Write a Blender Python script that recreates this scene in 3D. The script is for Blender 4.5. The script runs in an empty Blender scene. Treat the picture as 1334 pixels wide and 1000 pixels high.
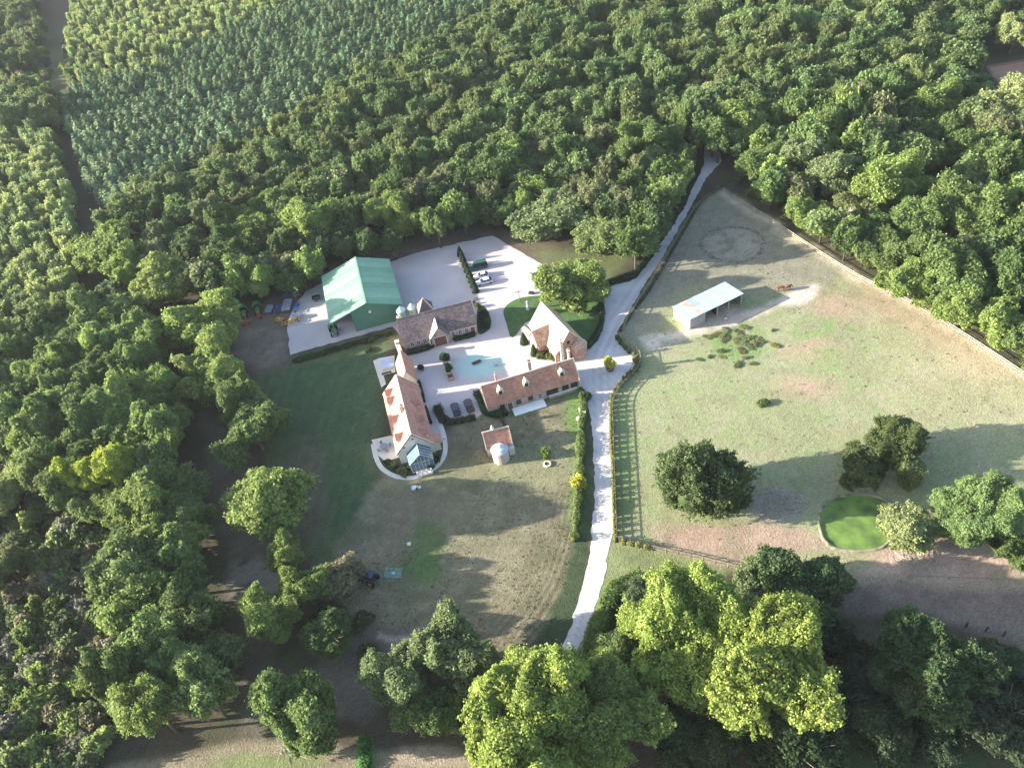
import bpy, bmesh, math, random
import numpy as np
from mathutils import Vector, Matrix
R_ = math.radians
SC = bpy.context.scene
COL = SC.collection

# ------------------------------------------------------------------ camera
CAM_H = 125.0; PITCH = R_(43); ROLL = R_(-10); FPX = 1037.0; IW, IH = 1334.0, 1000.0
c_f = np.array([0, math.cos(PITCH), -math.sin(PITCH)])
_u = np.array([0, math.sin(PITCH), math.cos(PITCH)]); _r = np.array([1.0, 0, 0])
c_r = math.cos(ROLL) * _r + math.sin(ROLL) * _u
c_u = -math.sin(ROLL) * _r + math.cos(ROLL) * _u
cd = bpy.data.cameras.new('camera'); cam = bpy.data.objects.new('camera', cd); COL.objects.link(cam)
M3 = Matrix(((c_r[0], c_u[0], -c_f[0]), (c_r[1], c_u[1], -c_f[1]), (c_r[2], c_u[2], -c_f[2])))
cam.matrix_world = Matrix.Translation((0, 0, CAM_H)) @ M3.to_4x4()
cd.sensor_fit = 'HORIZONTAL'; cd.sensor_width = 36.0; cd.lens = 36.0 * FPX / IW
cd.clip_start = 1.0; cd.clip_end = 6000.0
SC.camera = cam
SC.render.resolution_x = 1024; SC.render.resolution_y = 767

# ------------------------------------------------------------------ sky and sun
SUN_EL = R_(16.0)
SHADOW_DIR = R_(-4.0)                    # direction on the ground in which shadows fall, from +X
sx, sy = -math.cos(SHADOW_DIR), -math.sin(SHADOW_DIR)        # towards the sun
w = bpy.data.worlds.new('World'); SC.world = w; w.use_nodes = True
nt = w.node_tree; bg = nt.nodes['Background']
sky = nt.nodes.new('ShaderNodeTexSky'); sky.sky_type = 'NISHITA'; sky.sun_disc = False
sky.sun_elevation = SUN_EL; sky.sun_rotation = math.atan2(sx, sy); sky.altitude = 150; sky.dust_density = 1.5
nt.links.new(sky.outputs[0], bg.inputs[0]); bg.inputs[1].default_value = 0.125
sl = bpy.data.lights.new('sun', 'SUN'); so = bpy.data.objects.new('sun', sl); COL.objects.link(so)
sl.energy = 5.0; sl.angle = R_(0.6); sl.color = (1.0, 0.94, 0.82)
dv = Vector((-sx * math.cos(SUN_EL), -sy * math.cos(SUN_EL), -math.sin(SUN_EL)))
so.rotation_euler = dv.to_track_quat('-Z', 'Y').to_euler(); so.location = (0, 0, 200)
SC.view_settings.view_transform = 'Standard'; SC.view_settings.look = 'None'
SC.view_settings.exposure = 1.98; SC.view_settings.gamma = 1.0
SC.view_settings.use_curve_mapping = False
SC.render.engine = 'CYCLES'
SC.cycles.max_bounces = 5; SC.cycles.diffuse_bounces = 3; SC.cycles.transmission_bounces = 3
SC.cycles.transparent_max_bounces = 4; SC.cycles.glossy_bounces = 2

# ------------------------------------------------------------------ survey helpers
def at(px, py, z=0.0):
    """point of the site at height z that the survey photo shows at (px, py)"""
    d = c_f * FPX + c_r * (px - IW / 2) - c_u * (py - IH / 2)
    t = (CAM_H - z) / (-d[2])
    return Vector((d[0] * t, d[1] * t, z))
def atn(pts, z=0.0): return [at(a, b, z) for a, b in pts]
def topx(X, Y, Z):
    dx, dy, dz = X, Y, Z - CAM_H
    D = dx * c_f[0] + dy * c_f[1] + dz * c_f[2]
    u = (dx * c_r[0] + dy * c_r[1] + dz * c_r[2]) / D * FPX + IW / 2
    v = -(dx * c_u[0] + dy * c_u[1] + dz * c_u[2]) / D * FPX + IH / 2
    return u, v, D
def mpp(px, py, z=0.0):                   # metres per pixel across the view at that place
    p = at(px, py, z); D = float(p.x * c_f[0] + p.y * c_f[1] + (p.z - CAM_H) * c_f[2]); return D / FPX
def inside(px, py, poly):
    px = np.asarray(px, float); py = np.asarray(py, float); r = np.zeros(px.shape, bool); n = len(poly)
    for i in range(n):
        x0, y0 = poly[i]; x1, y1 = poly[(i + 1) % n]
        if y0 == y1: continue
        c = ((y0 > py) != (y1 > py)) & (px < (x1 - x0) * (py - y0) / (y1 - y0) + x0)
        r ^= c
    return r
def segdist(px, py, poly, closed=True):
    d = np.full(np.shape(px), 1e9); n = len(poly)
    for i in range(n if closed else n - 1):
        x0, y0 = poly[i]; x1, y1 = poly[(i + 1) % n]
        ex, ey = x1 - x0, y1 - y0; L = ex * ex + ey * ey + 1e-9
        t = np.clip(((px - x0) * ex + (py - y0) * ey) / L, 0, 1)
        d = np.minimum(d, np.hypot(px - x0 - t * ex, py - y0 - t * ey))
    return d
_nr = np.random.RandomState(5); _tab = _nr.rand(256, 256)
def vnoise(x, y, s):
    x = np.asarray(x) / s + 1000; y = np.asarray(y) / s + 1000
    xi = np.floor(x).astype(int); yi = np.floor(y).astype(int); fx = x - xi; fy = y - yi
    fx = fx * fx * (3 - 2 * fx); fy = fy * fy * (3 - 2 * fy)
    g = lambda a, b: _tab[a % 256, b % 256]
    return (g(xi, yi) * (1 - fx) + g(xi + 1, yi) * fx) * (1 - fy) + (g(xi, yi + 1) * (1 - fx) + g(xi + 1, yi + 1) * fx) * fy
def fbm(x, y, s, o=4):
    v = 0; a = 0
    for k in range(o): v = v + vnoise(x + 37 * k, y - 19 * k, s / 2 ** k) * .6 ** k; a += .6 ** k
    return v / a
def smooth(poly, n=6, closed=False):      # Catmull-Rom through the points
    P = [Vector((p[0], p[1], p[2] if len(p) > 2 else 0)) for p in poly]; o = []; m = len(P)
    for i in range(m if closed else m - 1):
        if closed: a, b, c, d = P[(i - 1) % m], P[i], P[(i + 1) % m], P[(i + 2) % m]
        else: a, b, c, d = P[max(i - 1, 0)], P[i], P[i + 1], P[min(i + 2, m - 1)]
        for k in range(n):
            t = k / n
            o.append(.5 * ((2 * b) + (c - a) * t + (2 * a - 5 * b + 4 * c - d) * t * t + (3 * b - a - 3 * c + d) * t ** 3))
    if not closed: o.append(P[-1].copy())
    return o

# ------------------------------------------------------------------ materials
def nodes(name):
    m = bpy.data.materials.new(name); m.use_nodes = True
    return m, m.node_tree, m.node_tree.nodes['Principled BSDF']
def mat(name, c, rough=.75, var=.18, scale=3.0, bump=.15, metal=0.0, fine=None, spec=.3, stretch=None, col2=None, cover=.5, aniso=None):
    m, t, b = nodes(name); N = t.nodes; L = t.links
    tc = N.new('ShaderNodeTexCoord'); mp = N.new('ShaderNodeMapping'); L.new(tc.outputs['Object'], mp.inputs[0])
    if stretch: mp.inputs['Scale'].default_value = stretch
    n1 = N.new('ShaderNodeTexNoise'); n1.inputs['Scale'].default_value = scale; n1.inputs['Detail'].default_value = 5
    n2 = N.new('ShaderNodeTexNoise'); n2.inputs['Scale'].default_value = scale * .17; n2.inputs['Detail'].default_value = 3
    L.new(mp.outputs[0], n1.inputs[0]); L.new(mp.outputs[0], n2.inputs[0])
    ad = N.new('ShaderNodeMath'); ad.operation = 'ADD'; L.new(n1.outputs[0], ad.inputs[0]); L.new(n2.outputs[0], ad.inputs[1])
    mr = N.new('ShaderNodeMapRange'); L.new(ad.outputs[0], mr.inputs[0])
    mr.inputs[1].default_value = .6; mr.inputs[2].default_value = 1.4
    mr.inputs[3].default_value = 1 - var * 1.6; mr.inputs[4].default_value = 1 + var * 1.6
    mx = N.new('ShaderNodeVectorMath'); mx.operation = 'SCALE'; L.new(mr.outputs[0], mx.inputs['Scale'])
    if col2:
        n3 = N.new('ShaderNodeTexNoise'); n3.inputs['Scale'].default_value = scale * .5; n3.inputs['Detail'].default_value = 6
        L.new(mp.outputs[0], n3.inputs[0]); r3 = N.new('ShaderNodeMapRange'); L.new(n3.outputs[0], r3.inputs[0])
        r3.inputs[1].default_value = cover - .07; r3.inputs[2].default_value = cover + .07
        mi = N.new('ShaderNodeMix'); mi.data_type = 'RGBA'; L.new(r3.outputs[0], mi.inputs[0])
        mi.inputs[6].default_value = (*c, 1); mi.inputs[7].default_value = (*col2, 1); L.new(mi.outputs[2], mx.inputs[0])
    else: mx.inputs[0].default_value = c
    L.new(mx.outputs[0], b.inputs['Base Color'])
    b.inputs['Roughness'].default_value = rough; b.inputs['Metallic'].default_value = metal
    b.inputs['Specular IOR Level'].default_value = spec
    if bump:
        bp = N.new('ShaderNodeBump'); bp.inputs['Strength'].default_value = bump; bp.inputs['Distance'].default_value = .08
        L.new(n1.outputs[0], bp.inputs['Height']); L.new(bp.outputs[0], b.inputs['Normal'])
    return m
def foliage(name, base=None, trans=.34, hue=.025):
    """leaf material: tint from the object colour (or a base colour), jittered per tree and per leaf clump"""
    m, t, b = nodes(name); N = t.nodes; L = t.links
    oi = N.new('ShaderNodeObjectInfo'); at_ = N.new('ShaderNodeAttribute'); at_.attribute_name = 'tone'
    hs = N.new('ShaderNodeHueSaturation')
    if base: hs.inputs['Color'].default_value = (*base, 1)
    else: L.new(oi.outputs['Color'], hs.inputs['Color'])
    a = N.new('ShaderNodeMapRange'); L.new(oi.outputs['Random'], a.inputs[0]); a.inputs[3].default_value = .5 - hue * .22; a.inputs[4].default_value = .5 + hue * .22
    L.new(a.outputs[0], hs.inputs['Hue'])
    rv = N.new('ShaderNodeMath'); rv.operation = 'MULTIPLY'; rv.inputs[1].default_value = 7.31; L.new(oi.outputs['Random'], rv.inputs[0])
    fr = N.new('ShaderNodeMath'); fr.operation = 'FRACT'; L.new(rv.outputs[0], fr.inputs[0])
    b2 = N.new('ShaderNodeMapRange'); L.new(fr.outputs[0], b2.inputs[0]); b2.inputs[3].default_value = 1 - hue * 2.0; b2.inputs[4].default_value = 1 + hue * 2.0
    mu = N.new('ShaderNodeMath'); mu.operation = 'MULTIPLY'; L.new(b2.outputs[0], mu.inputs[0]); L.new(at_.outputs['Fac'], mu.inputs[1])
    L.new(mu.outputs[0], hs.inputs['Value'])
    L.new(hs.outputs[0], b.inputs['Base Color']); b.inputs['Roughness'].default_value = .6; b.inputs['Specular IOR Level'].default_value = .15
    tr = N.new('ShaderNodeBsdfTranslucent'); ms = N.new('ShaderNodeMixShader'); ms.inputs[0].default_value = trans
    hy = N.new('ShaderNodeHueSaturation'); hy.inputs['Value'].default_value = 1.5; hy.inputs['Hue'].default_value = .49; L.new(hs.outputs[0], hy.inputs['Color']); L.new(hy.outputs[0], tr.inputs['Color'])
    out = N['Material Output']; L.new(b.outputs[0], ms.inputs[1]); L.new(tr.outputs[0], ms.inputs[2]); L.new(ms.outputs[0], out.inputs[0])
    return m
LEAF = foliage('leaf'); NEEDLE = foliage('needle', trans=.12, hue=.1)
BARK = mat('bark', (.13, .105, .08), .9, .3, 6, .5)
PALEBARK = mat('pale_bark', (.42, .38, .31), .9, .2, 6, .4)
WOOD = mat('weathered_wood', (.25, .2, .15), .85, .25, 5, .3)
PALEWOOD = mat('pale_wood', (.42, .38, .3), .85, .2, 5, .3)
DARKWOOD = mat('dark_wood', (.07, .045, .035), .8, .25, 5, .2)
STONE = mat('rubble_stone_wall', (.46, .36, .29), .9, .22, 4, .5, col2=(.32, .23, .19), cover=.56)
PINKSTONE = mat('pink_brick_wall', (.44, .24, .19), .9, .2, 4, .4, col2=(.5, .38, .3), cover=.57)
CREAM = mat('cream_render', (.68, .62, .52), .85, .08, 2, .1)
WHITE = mat('white_paint', (.78, .78, .76), .6, .05, 3, .05)
TILE = mat('pink_clay_tile', (.43, .215, .14), .85, .28, 5, .5, col2=(.33, .15, .12), cover=.56, stretch=(1, 1, 1))
TILEB = mat('rose_clay_tile', (.46, .225, .165), .85, .2, 5, .5, col2=(.41, .2, .15), cover=.56)
BUFFTILE = mat('buff_clay_tile', (.52, .37, .24), .85, .28, 5, .5, col2=(.38, .23, .16), cover=.55)
DARKTILE = mat('dark_brown_tile', (.135, .1, .105), .85, .28, 3, .5, col2=(.19, .14, .13), cover=.52)
VERGE = mat('mortar_and_sunlit_slope', (.66, .55, .44), .85, .1, 3, .2)
GREENROOF = mat('green_roof_sheet', (.2, .355, .235), .5, .07, .8, .03, spec=.4)
GREENROOF2 = mat('green_roof_sheet_faded', (.235, .38, .255), .5, .1, .9, .03, spec=.4); GREENROOF3 = mat('green_roof_sheet_dull', (.18, .33, .215), .55, .1, .9, .03, spec=.3)
GREENLITE = mat('translucent_roof_sheet', (.30, .48, .36), .45, .07, .8, .03, spec=.4)
GREENWALL = mat('green_wall_sheet', (.09, .21, .14), .6, .08, 1.2, .05)
MINT = mat('mint_silo_steel', (.36, .55, .45), .4, .05, 2, .02, metal=.3)
SHEET = mat('pale_blue_roof_sheet', (.40, .51, .58), .45, .06, 1.0, .03, metal=.2)
RUSTSHEET = mat('rust_stained_roof_sheet', (.45, .38, .36), .6, .12, 1.2, .03, col2=(.5, .27, .19), cover=.5)
BLUESHEET = mat('blue_tinted_roof_sheet', (.27, .32, .48), .5, .12, 1.2, .03)
LIGHTBOARD = mat('pale_board_wall', (.62, .6, .56), .8, .1, 3, .1)
GREYBOARD = mat('grey_board_wall', (.34, .31, .3), .85, .15, 3, .15)
def glass(name, c, rough=.12):
    m, t, b = nodes(name); b.inputs['Base Color'].default_value = (*c, 1); b.inputs['Roughness'].default_value = rough
    b.inputs['Specular IOR Level'].default_value = .6; return m
PANE = glass('dark_window_glass', (.02, .024, .03)); BLUEPANE = glass('blue_green_glass', (.10, .17, .2), .08)
BROWN = mat('red_brown_door', (.17, .075, .05), .7, .15, 4, .1)
STEEL = mat('grey_steel', (.3, .31, .33), .45, .1, 3, .05, metal=.5)
RUBBER = mat('tyre_rubber', (.02, .02, .021), .9, .1, 8, .1)
def paint(name, c, rough=.3, metal=0.0):
    m, t, b = nodes(name); b.inputs['Base Color'].default_value = (*c, 1); b.inputs['Roughness'].default_value = rough
    b.inputs['Metallic'].default_value = metal; b.inputs['Coat Weight'].default_value = .25; b.inputs['Coat Roughness'].default_value = .1
    N = t.nodes; n = N.new('ShaderNodeTexNoise'); n.inputs['Scale'].default_value = 4; n.inputs['Detail'].default_value = 5
    mr = N.new('ShaderNodeMapRange'); t.links.new(n.outputs[0], mr.inputs[0]); mr.inputs[3].default_value = rough; mr.inputs[4].default_value = rough + .3
    t.links.new(mr.outputs[0], b.inputs['Roughness']); return m
P_DARKBLUE = paint('dark_blue_paint', (.035, .035, .07)); P_PURPLE = paint('dark_plum_paint', (.05, .035, .06)); P_WHITE = paint('white_car_paint', (.7, .73, .78))
P_GREEN = paint('tractor_green_paint', (.05, .22, .07)); P_DGREEN = paint('dark_green_van_paint', (.012, .09, .07)); P_BLUE = paint('machine_blue_paint', (.05, .12, .36), .4)
P_YELLOW = paint('implement_yellow_paint', (.62, .33, .06), .5); P_GREY = paint('trailer_grey_paint', (.3, .32, .38), .5); P_RED = paint('red_paint', (.4, .05, .03), .5)
P_SILVER = paint('silver_paint', (.42, .46, .55), .35, .3)

# ------------------------------------------------------------------ object helpers
def tag(o, label=None, cat=None, group=None, kind=None):
    if label: o['label'] = label
    if cat: o['category'] = cat
    if group: o['group'] = group
    if kind: o['kind'] = kind
    return o
def empty(name, loc=(0, 0, 0), rz=0.0):
    o = bpy.data.objects.new(name, None); COL.objects.link(o); o.location = loc; o.rotation_euler = (0, 0, rz); o.empty_display_size = .3
    return o
class MB:
    def __init__(s): s.v = []; s.f = []; s.mi = []
    def add(s, vs, fs, mi=0):
        b = len(s.v); s.v += [tuple(v) for v in vs]
        for f in fs: s.f.append([b + i for i in f]); s.mi.append(mi)
        return s
    def box(s, x0, x1, y0, y1, z0, z1, mi=0, M=None):
        vs = [Vector((x, y, z)) for z in (z0, z1) for y in (y0, y1) for x in (x0, x1)]
        if M: vs = [M @ v for v in vs]
        return s.add(vs, [(0, 2, 3, 1), (4, 5, 7, 6), (0, 1, 5, 4), (2, 6, 7, 3), (0, 4, 6, 2), (1, 3, 7, 5)], mi)
    def slab(s, q, th, mi=0):             # quad (4 points, ccw from above) with thickness downwards
        q = [Vector(p) for p in q]; n = (q[1] - q[0]).cross(q[3] - q[0]).normalized() * th; n_ = len(q)
        vs = q + [p - n for p in q]
        fs = [tuple(range(n_)), tuple(reversed(range(n_, 2 * n_)))] + [(i, n_ + i, n_ + (i + 1) % n_, (i + 1) % n_) for i in range(n_)]
        return s.add(vs, fs, mi)
    def prism(s, pts, z0, z1, mi=0):
        n = len(pts); vs = [(p[0], p[1], z0) for p in pts] + [(p[0], p[1], z1) for p in pts]
        return s.add(vs, [tuple(reversed(range(n))), tuple(range(n, 2 * n))] + [(i, (i + 1) % n, n + (i + 1) % n, n + i) for i in range(n)], mi)
    def tube(s, a, b, r0, r1=None, n=6, mi=0, cap=True):
        a = Vector(a); b = Vector(b); r1 = r0 if r1 is None else r1; d = (b - a)
        if d.length < 1e-6: return s
        q = d.to_track_quat('Z', 'Y'); vs = []
        for p, r in ((a, r0), (b, r1)):
            for k in range(n): vs.append(p + q @ Vector((r * math.cos(2 * math.pi * k / n), r * math.sin(2 * math.pi * k / n), 0)))
        fs = [(k, (k + 1) % n, n + (k + 1) % n, n + k) for k in range(n)]
        if cap: fs += [tuple(reversed(range(n))), tuple(range(n, 2 * n))]
        return s.add(vs, fs, mi)
    def lathe(s, prof, n=16, c=(0, 0), mi=0):
        vs = []; m = len(prof)
        for r, z in prof:
            for k in range(n): vs.append((c[0] + r * math.cos(2 * math.pi * k / n), c[1] + r * math.sin(2 * math.pi * k / n), z))
        fs = [(i * n + k, i * n + (k + 1) % n, (i + 1) * n + (k + 1) % n, (i + 1) * n + k) for i in range(m - 1) for k in range(n)]
        fs += [tuple(reversed(range(n))), tuple(range((m - 1) * n, m * n))]
        return s.add(vs, fs, mi)
    def build(s, name, mats, parent=None, bevel=0, smooth=False):
        me = bpy.data.meshes.new(name); me.from_pydata(s.v, [], s.f)
        for m in (mats if isinstance(mats, (list, tuple)) else [mats]): me.materials.append(m)
        me.polygons.foreach_set('material_index', s.mi)
        if smooth: me.polygons.foreach_set('use_smooth', [True] * len(s.f))
        me.update()
        if bevel:
            bm = bmesh.new(); bm.from_mesh(me); bmesh.ops.remove_doubles(bm, verts=bm.verts, dist=1e-5)
            bmesh.ops.bevel(bm, geom=list(bm.edges), offset=bevel, segments=2, affect='EDGES', clamp_overlap=True); bm.to_mesh(me); bm.free()
        o = bpy.data.objects.new(name, me); COL.objects.link(o)
        if parent: o.parent = parent
        return o
def inst(o, parent, loc=None, rot=None, scale=None, name=None):
    c = o.copy(); COL.objects.link(c); c.parent = parent
    if loc is not None: c.location = loc
    if rot is not None: c.rotation_euler = rot
    if scale is not None: c.scale = scale
    if name: c.name = name
    return c
def sheet(name, pts, z, m, kind='structure', label=None, cat=None, fine=None):
    bm = bmesh.new(); vs = [bm.verts.new((p[0], p[1], z)) for p in pts]; f = bm.faces.new(vs)
    bmesh.ops.triangulate(bm, faces=[f]); bmesh.ops.recalc_face_normals(bm, faces=bm.faces)
    for f in bm.faces:
        if f.normal.z < 0: f.normal_flip()
    me = bpy.data.meshes.new(name); bm.to_mesh(me); bm.free(); me.materials.append(m)
    o = bpy.data.objects.new(name, me); COL.objects.link(o)
    return tag(o, label, cat, kind=kind)

# ------------------------------------------------------------------ leaf clouds
def unit(a): return a / (np.linalg.norm(a, axis=1, keepdims=True) + 1e-9)
def mesh_np(name, V, nq, tone, mats, extra=None, midx=None):
    """V: (4*nq,3) quads, then extra=(verts, faces) low-poly pieces with material index 0/1"""
    me = bpy.data.meshes.new(name)
    ev = np.array(extra[0], float).reshape(-1, 3) if extra else np.zeros((0, 3)); ef = extra[1] if extra else []
    em = extra[2] if extra else []
    allv = np.vstack([V, ev]); me.vertices.add(len(allv)); me.vertices.foreach_set('co', allv.astype(np.float32).ravel())
    le = [len(f) for f in ef]; nl = 4 * nq + sum(le)
    me.loops.add(nl); li = np.concatenate([np.arange(4 * nq), np.array([i + 4 * nq for f in ef for i in f], int)]).astype(np.int32)
    me.loops.foreach_set('vertex_index', li)
    me.polygons.add(nq + len(ef)); tot = np.concatenate([np.full(nq, 4), np.array(le, int)]).astype(np.int32)
    st = np.concatenate([[0], np.cumsum(tot)[:-1]]).astype(np.int32)
    me.polygons.foreach_set('loop_start', st); me.polygons.foreach_set('loop_total', tot)
    for m in mats: me.materials.append(m)
    me.polygons.foreach_set('material_index', np.concatenate([np.zeros(nq, int), np.array(em, int)]).astype(np.int32))
    a = me.attributes.new('tone', 'FLOAT', 'POINT')
    a.data.foreach_set('value', np.concatenate([np.repeat(tone, 4), np.full(len(ev), .8)]).astype(np.float32))
    me.update(calc_edges=True); me.validate(); return me
def quads(P, Nn, size, rs, ratio=.62):
    n = len(P); t = unit(np.cross(Nn, unit(rs.normal(size=(n, 3))))); b = np.cross(Nn, t)
    s = size[:, None] if np.ndim(size) else size
    a = t * s; c = b * s * ratio
    k = Nn * s * .18
    V = np.empty((n, 4, 3)); V[:, 0] = P - a; V[:, 1] = P - c + k; V[:, 2] = P + a; V[:, 3] = P + c + k
    return V.reshape(-1, 3)
def ball(c, r, nu=8, nv=6, rz=None):
    rz = r if rz is None else rz; vs = []; fs = []
    for i in range(nv + 1):
        th = math.pi * i / nv
        for k in range(nu): vs.append((c[0] + r * math.sin(th) * math.cos(2 * math.pi * k / nu), c[1] + r * math.sin(th) * math.sin(2 * math.pi * k / nu), c[2] + rz * math.cos(th)))
    for i in range(nv):
        for k in range(nu): fs.append([i * nu + k, (i + 1) * nu + k, (i + 1) * nu + (k + 1) % nu, i * nu + (k + 1) % nu])
    return vs, fs
def merge(parts):
    V = []; F = []; Mi = []
    for vs, fs, mi in parts:
        b = len(V); V += list(vs); F += [[b + i for i in f] for f in fs]; Mi += [mi] * len(fs)
    return V, F, Mi
def crown(seed, nleaf, leaf, nbig=9, nsub=22, vz=.85, z0=0.0, flat=-.75, spread=.55, rb=(.34, .5), core=.66, subr=.3, trunk=None, name='crown', mats=None, loose=0.0, sub_out=.86):
    """cloud of leaf-sized faces on clumps on limb-lobes; horizontal radius 1, vertical radius vz, centre height z0"""
    rs = np.random.RandomState(seed); big = []
    big.append((np.array([0, 0, .05]), .56))
    for k in range(nbig):
        a = 2 * math.pi * (k / nbig + rs.uniform(-.45, .45) / nbig * 2); zz = rs.uniform(-.6, .8); q = math.sqrt(max(0, 1 - zz * zz)); d = spread * rs.uniform(.65, 1.3)
        big.append((np.array([math.cos(a) * q * d, math.sin(a) * q * d, zz * d]), rs.uniform(*rb)))
    C = []; Rr = []; O = []; T = []
    for c, r in big:
        d = unit(rs.normal(size=(nsub, 3)) + np.array([0, 0, .25]) + c[None] * .8)
        C.append(c + d * r * sub_out * rs.uniform(.8, 1.1, (nsub, 1))); Rr.append(r * subr * rs.uniform(.7, 1.4, nsub)); O.append(d); T.append(rs.uniform(.8, 1.2, nsub) * rs.uniform(.92, 1.08))
    C = np.vstack(C); Rr = np.concatenate(Rr); O = np.vstack(O); T = np.concatenate(T)
    # shoots that stick out of the lobes
    nsp = len(big) * max(4, nsub // 2); bi = rs.randint(len(big), size=nsp); bc = np.array([b_[0] for b_ in big]); br = np.array([b_[1] for b_ in big]); sd = unit(rs.normal(size=(nsp, 3)) + bc[bi] * 1.2 + np.array([0, 0, .35]))
    for q_ in (.95, 1.12, 1.26):
        C = np.vstack([C, bc[bi] + sd * (br[bi] * q_)[:, None]]); Rr = np.concatenate([Rr, br[bi] * subr * (1.45 - q_) * rs.uniform(.6, 1.3, nsp)]); O = np.vstack([O, sd]); T = np.concatenate([T, rs.uniform(.9, 1.2, nsp)])
    w = Rr ** 1.8; idx = rs.choice(len(C), nleaf, p=w / w.sum())
    d = unit(rs.normal(size=(nleaf, 3)) + O[idx] * .55); P = C[idx] + d * Rr[idx][:, None] * rs.uniform(.75, 1.05, (nleaf, 1)) * (1 + loose * np.abs(rs.normal(size=(nleaf, 1))))
    keep = np.ones(nleaf, bool)
    for c, r in big: keep &= np.linalg.norm(P - c, axis=1) > r * .8
    keep &= P[:, 2] > flat
    P = P[keep]; d = d[keep]; idx = idx[keep]; tone = T[idx] * rs.uniform(.82, 1.18, len(P))
    nf = nleaf // 4; bi = rs.randint(len(big), size=nf); bc = np.array([b_[0] for b_ in big]); br = np.array([b_[1] for b_ in big]); fd = unit(rs.normal(size=(nf, 3)))
    FP = bc[bi] + fd * br[bi][:, None] * rs.uniform(.72, .98, (nf, 1)); kk = FP[:, 2] > flat
    for c, r in big: kk &= np.linalg.norm(FP - c, axis=1) > r * .7
    P = np.vstack([P, FP[kk]]); d = np.vstack([d, fd[kk]]); tone = np.concatenate([tone, rs.uniform(.8, 1.1, int(kk.sum()))])
    P = P + rs.normal(size=P.shape) * leaf * .7
    ph = rs.uniform(0, 6.28, 9)
    P = P + .07 * np.stack([np.sin(5 * P[:, 1] + ph[0]) + np.sin(9 * P[:, 2] + ph[1]), np.sin(5 * P[:, 2] + ph[2]) + np.sin(9 * P[:, 0] + ph[3]), np.sin(5 * P[:, 0] + ph[4]) + np.sin(9 * P[:, 1] + ph[5])], 1) * np.linalg.norm(P, axis=1)[:, None]
    P[:, :2] *= (1 + .13 * np.sin(2 * np.arctan2(P[:, 1], P[:, 0]) + ph[6]) + .08 * np.sin(3 * np.arctan2(P[:, 1], P[:, 0]) + ph[7]))[:, None]
    Nn = unit(d + rs.normal(size=(len(P), 3)) * .75)
    P = P * np.array([1, 1, vz]); P[:, 2] += z0
    V = quads(P, Nn, leaf * rs.uniform(.7, 1.25, len(P)), rs)
    ex = [(*ball((c[0], c[1], c[2] * vz + z0), r * core, 9, 6, r * core * vz), 0) for c, r in big]
    if trunk: ex += trunk
    ex = merge(ex)
    return mesh_np(name, V, len(P), tone, mats or [LEAF, BARK], ex)
def trunk_mb(h, r, zc, cr, seed, nl=7):
    rs = random.Random(seed); m = MB(); p = Vector((0, 0, -.1)); top = zc
    pts = [p]; n = 4
    for k in range(1, n + 1): pts.append(Vector((rs.uniform(-.04, .04) * cr * k, rs.uniform(-.04, .04) * cr * k, top * k / n)))
    for k in range(n): m.tube(pts[k], pts[k + 1], r * (1.25 if k == 0 else 1 - .16 * k), r * (1 - .16 * (k + 1)), 7)
    for k in range(nl):
        a = 2 * math.pi * k / nl + rs.uniform(-.3, .3); b = pts[2] + (pts[4] - pts[2]) * rs.uniform(0, 1)
        e = b + Vector((math.cos(a), math.sin(a), rs.uniform(.35, .9))) * cr * rs.uniform(.45, .7); mm = b.lerp(e, .5) + Vector((0, 0, .08 * cr))
        m.tube(b, mm, r * .45, r * .3, 5); m.tube(mm, e, r * .3, r * .1, 5)
        e2 = mm + Vector((math.cos(a + .7), math.sin(a + .7), .5)) * cr * .35; m.tube(mm, e2, r * .22, r * .08, 4)
    return m
# --- forest prototypes: whole tree of crown radius 1 and height 3
def tr(h, r=.07):
    m = MB(); m.tube((0, 0, 0), (0, 0, h), r, r * .6, 5); m.tube((0, 0, h * .6), (.3, .2, h * 1.1), r * .5, r * .2, 4); m.tube((0, 0, h * .7), (-.3, .1, h * 1.15), r * .5, r * .2, 4)
    return [(m.v, m.f, 1)]
print('protos')
F_PROTO = [crown(100 + k, 4600, .098, nbig=9, nsub=18, vz=rv * 1.12, z0=zc - .2, loose=.14, trunk=tr(1.9), flat=-.8, spread=sp, name='broadleaf_tree', rb=rb)
           for k, (rv, zc, sp, rb) in enumerate([(1.0, 2.0, .52, (.32, .48)), (1.15, 1.85, .5, (.3, .45)), (.95, 2.05, .58, (.28, .42)), (1.1, 1.9, .48, (.34, .5)), (1.05, 1.95, .6, (.26, .4)), (1.25, 1.75, .45, (.3, .44))])]
L_PROTO = [crown(200 + k, 15000, .058, nbig=nb, nsub=26, vz=1.15, z0=1.75, loose=.12, trunk=tr(1.9), flat=-.85, spread=sp, name='broadleaf_tree', subr=.27, rb=rb)
           for k, (nb, sp, rb) in enumerate([(12, .6, (.26, .42)), (10, .56, (.3, .45)), (14, .62, (.24, .38)), (11, .58, (.28, .42))])]
S_PROTO = [crown(300 + k, 2200, .12, nbig=5, nsub=14, vz=1.7, z0=1.75, trunk=tr(1.5, .05), spread=.38, flat=-.95, name='young_tree', rb=(.3, .46), loose=.12) for k in range(4)]
B_PROTO = [crown(400 + k, 1900, .13, nbig=6, nsub=14, vz=.75, z0=.5, flat=-.65, spread=.5, name='shrub', rb=(.3, .48), loose=.12) for k in range(5)]
T_PROTO = [crown(450 + k, 1500, .12, nbig=5, nsub=14, vz=.9, z0=.6, flat=-.65, spread=.5, name='shrub', rb=(.2, .5), loose=.45, core=.35) for k in range(3)]   # open, twiggy
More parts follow.
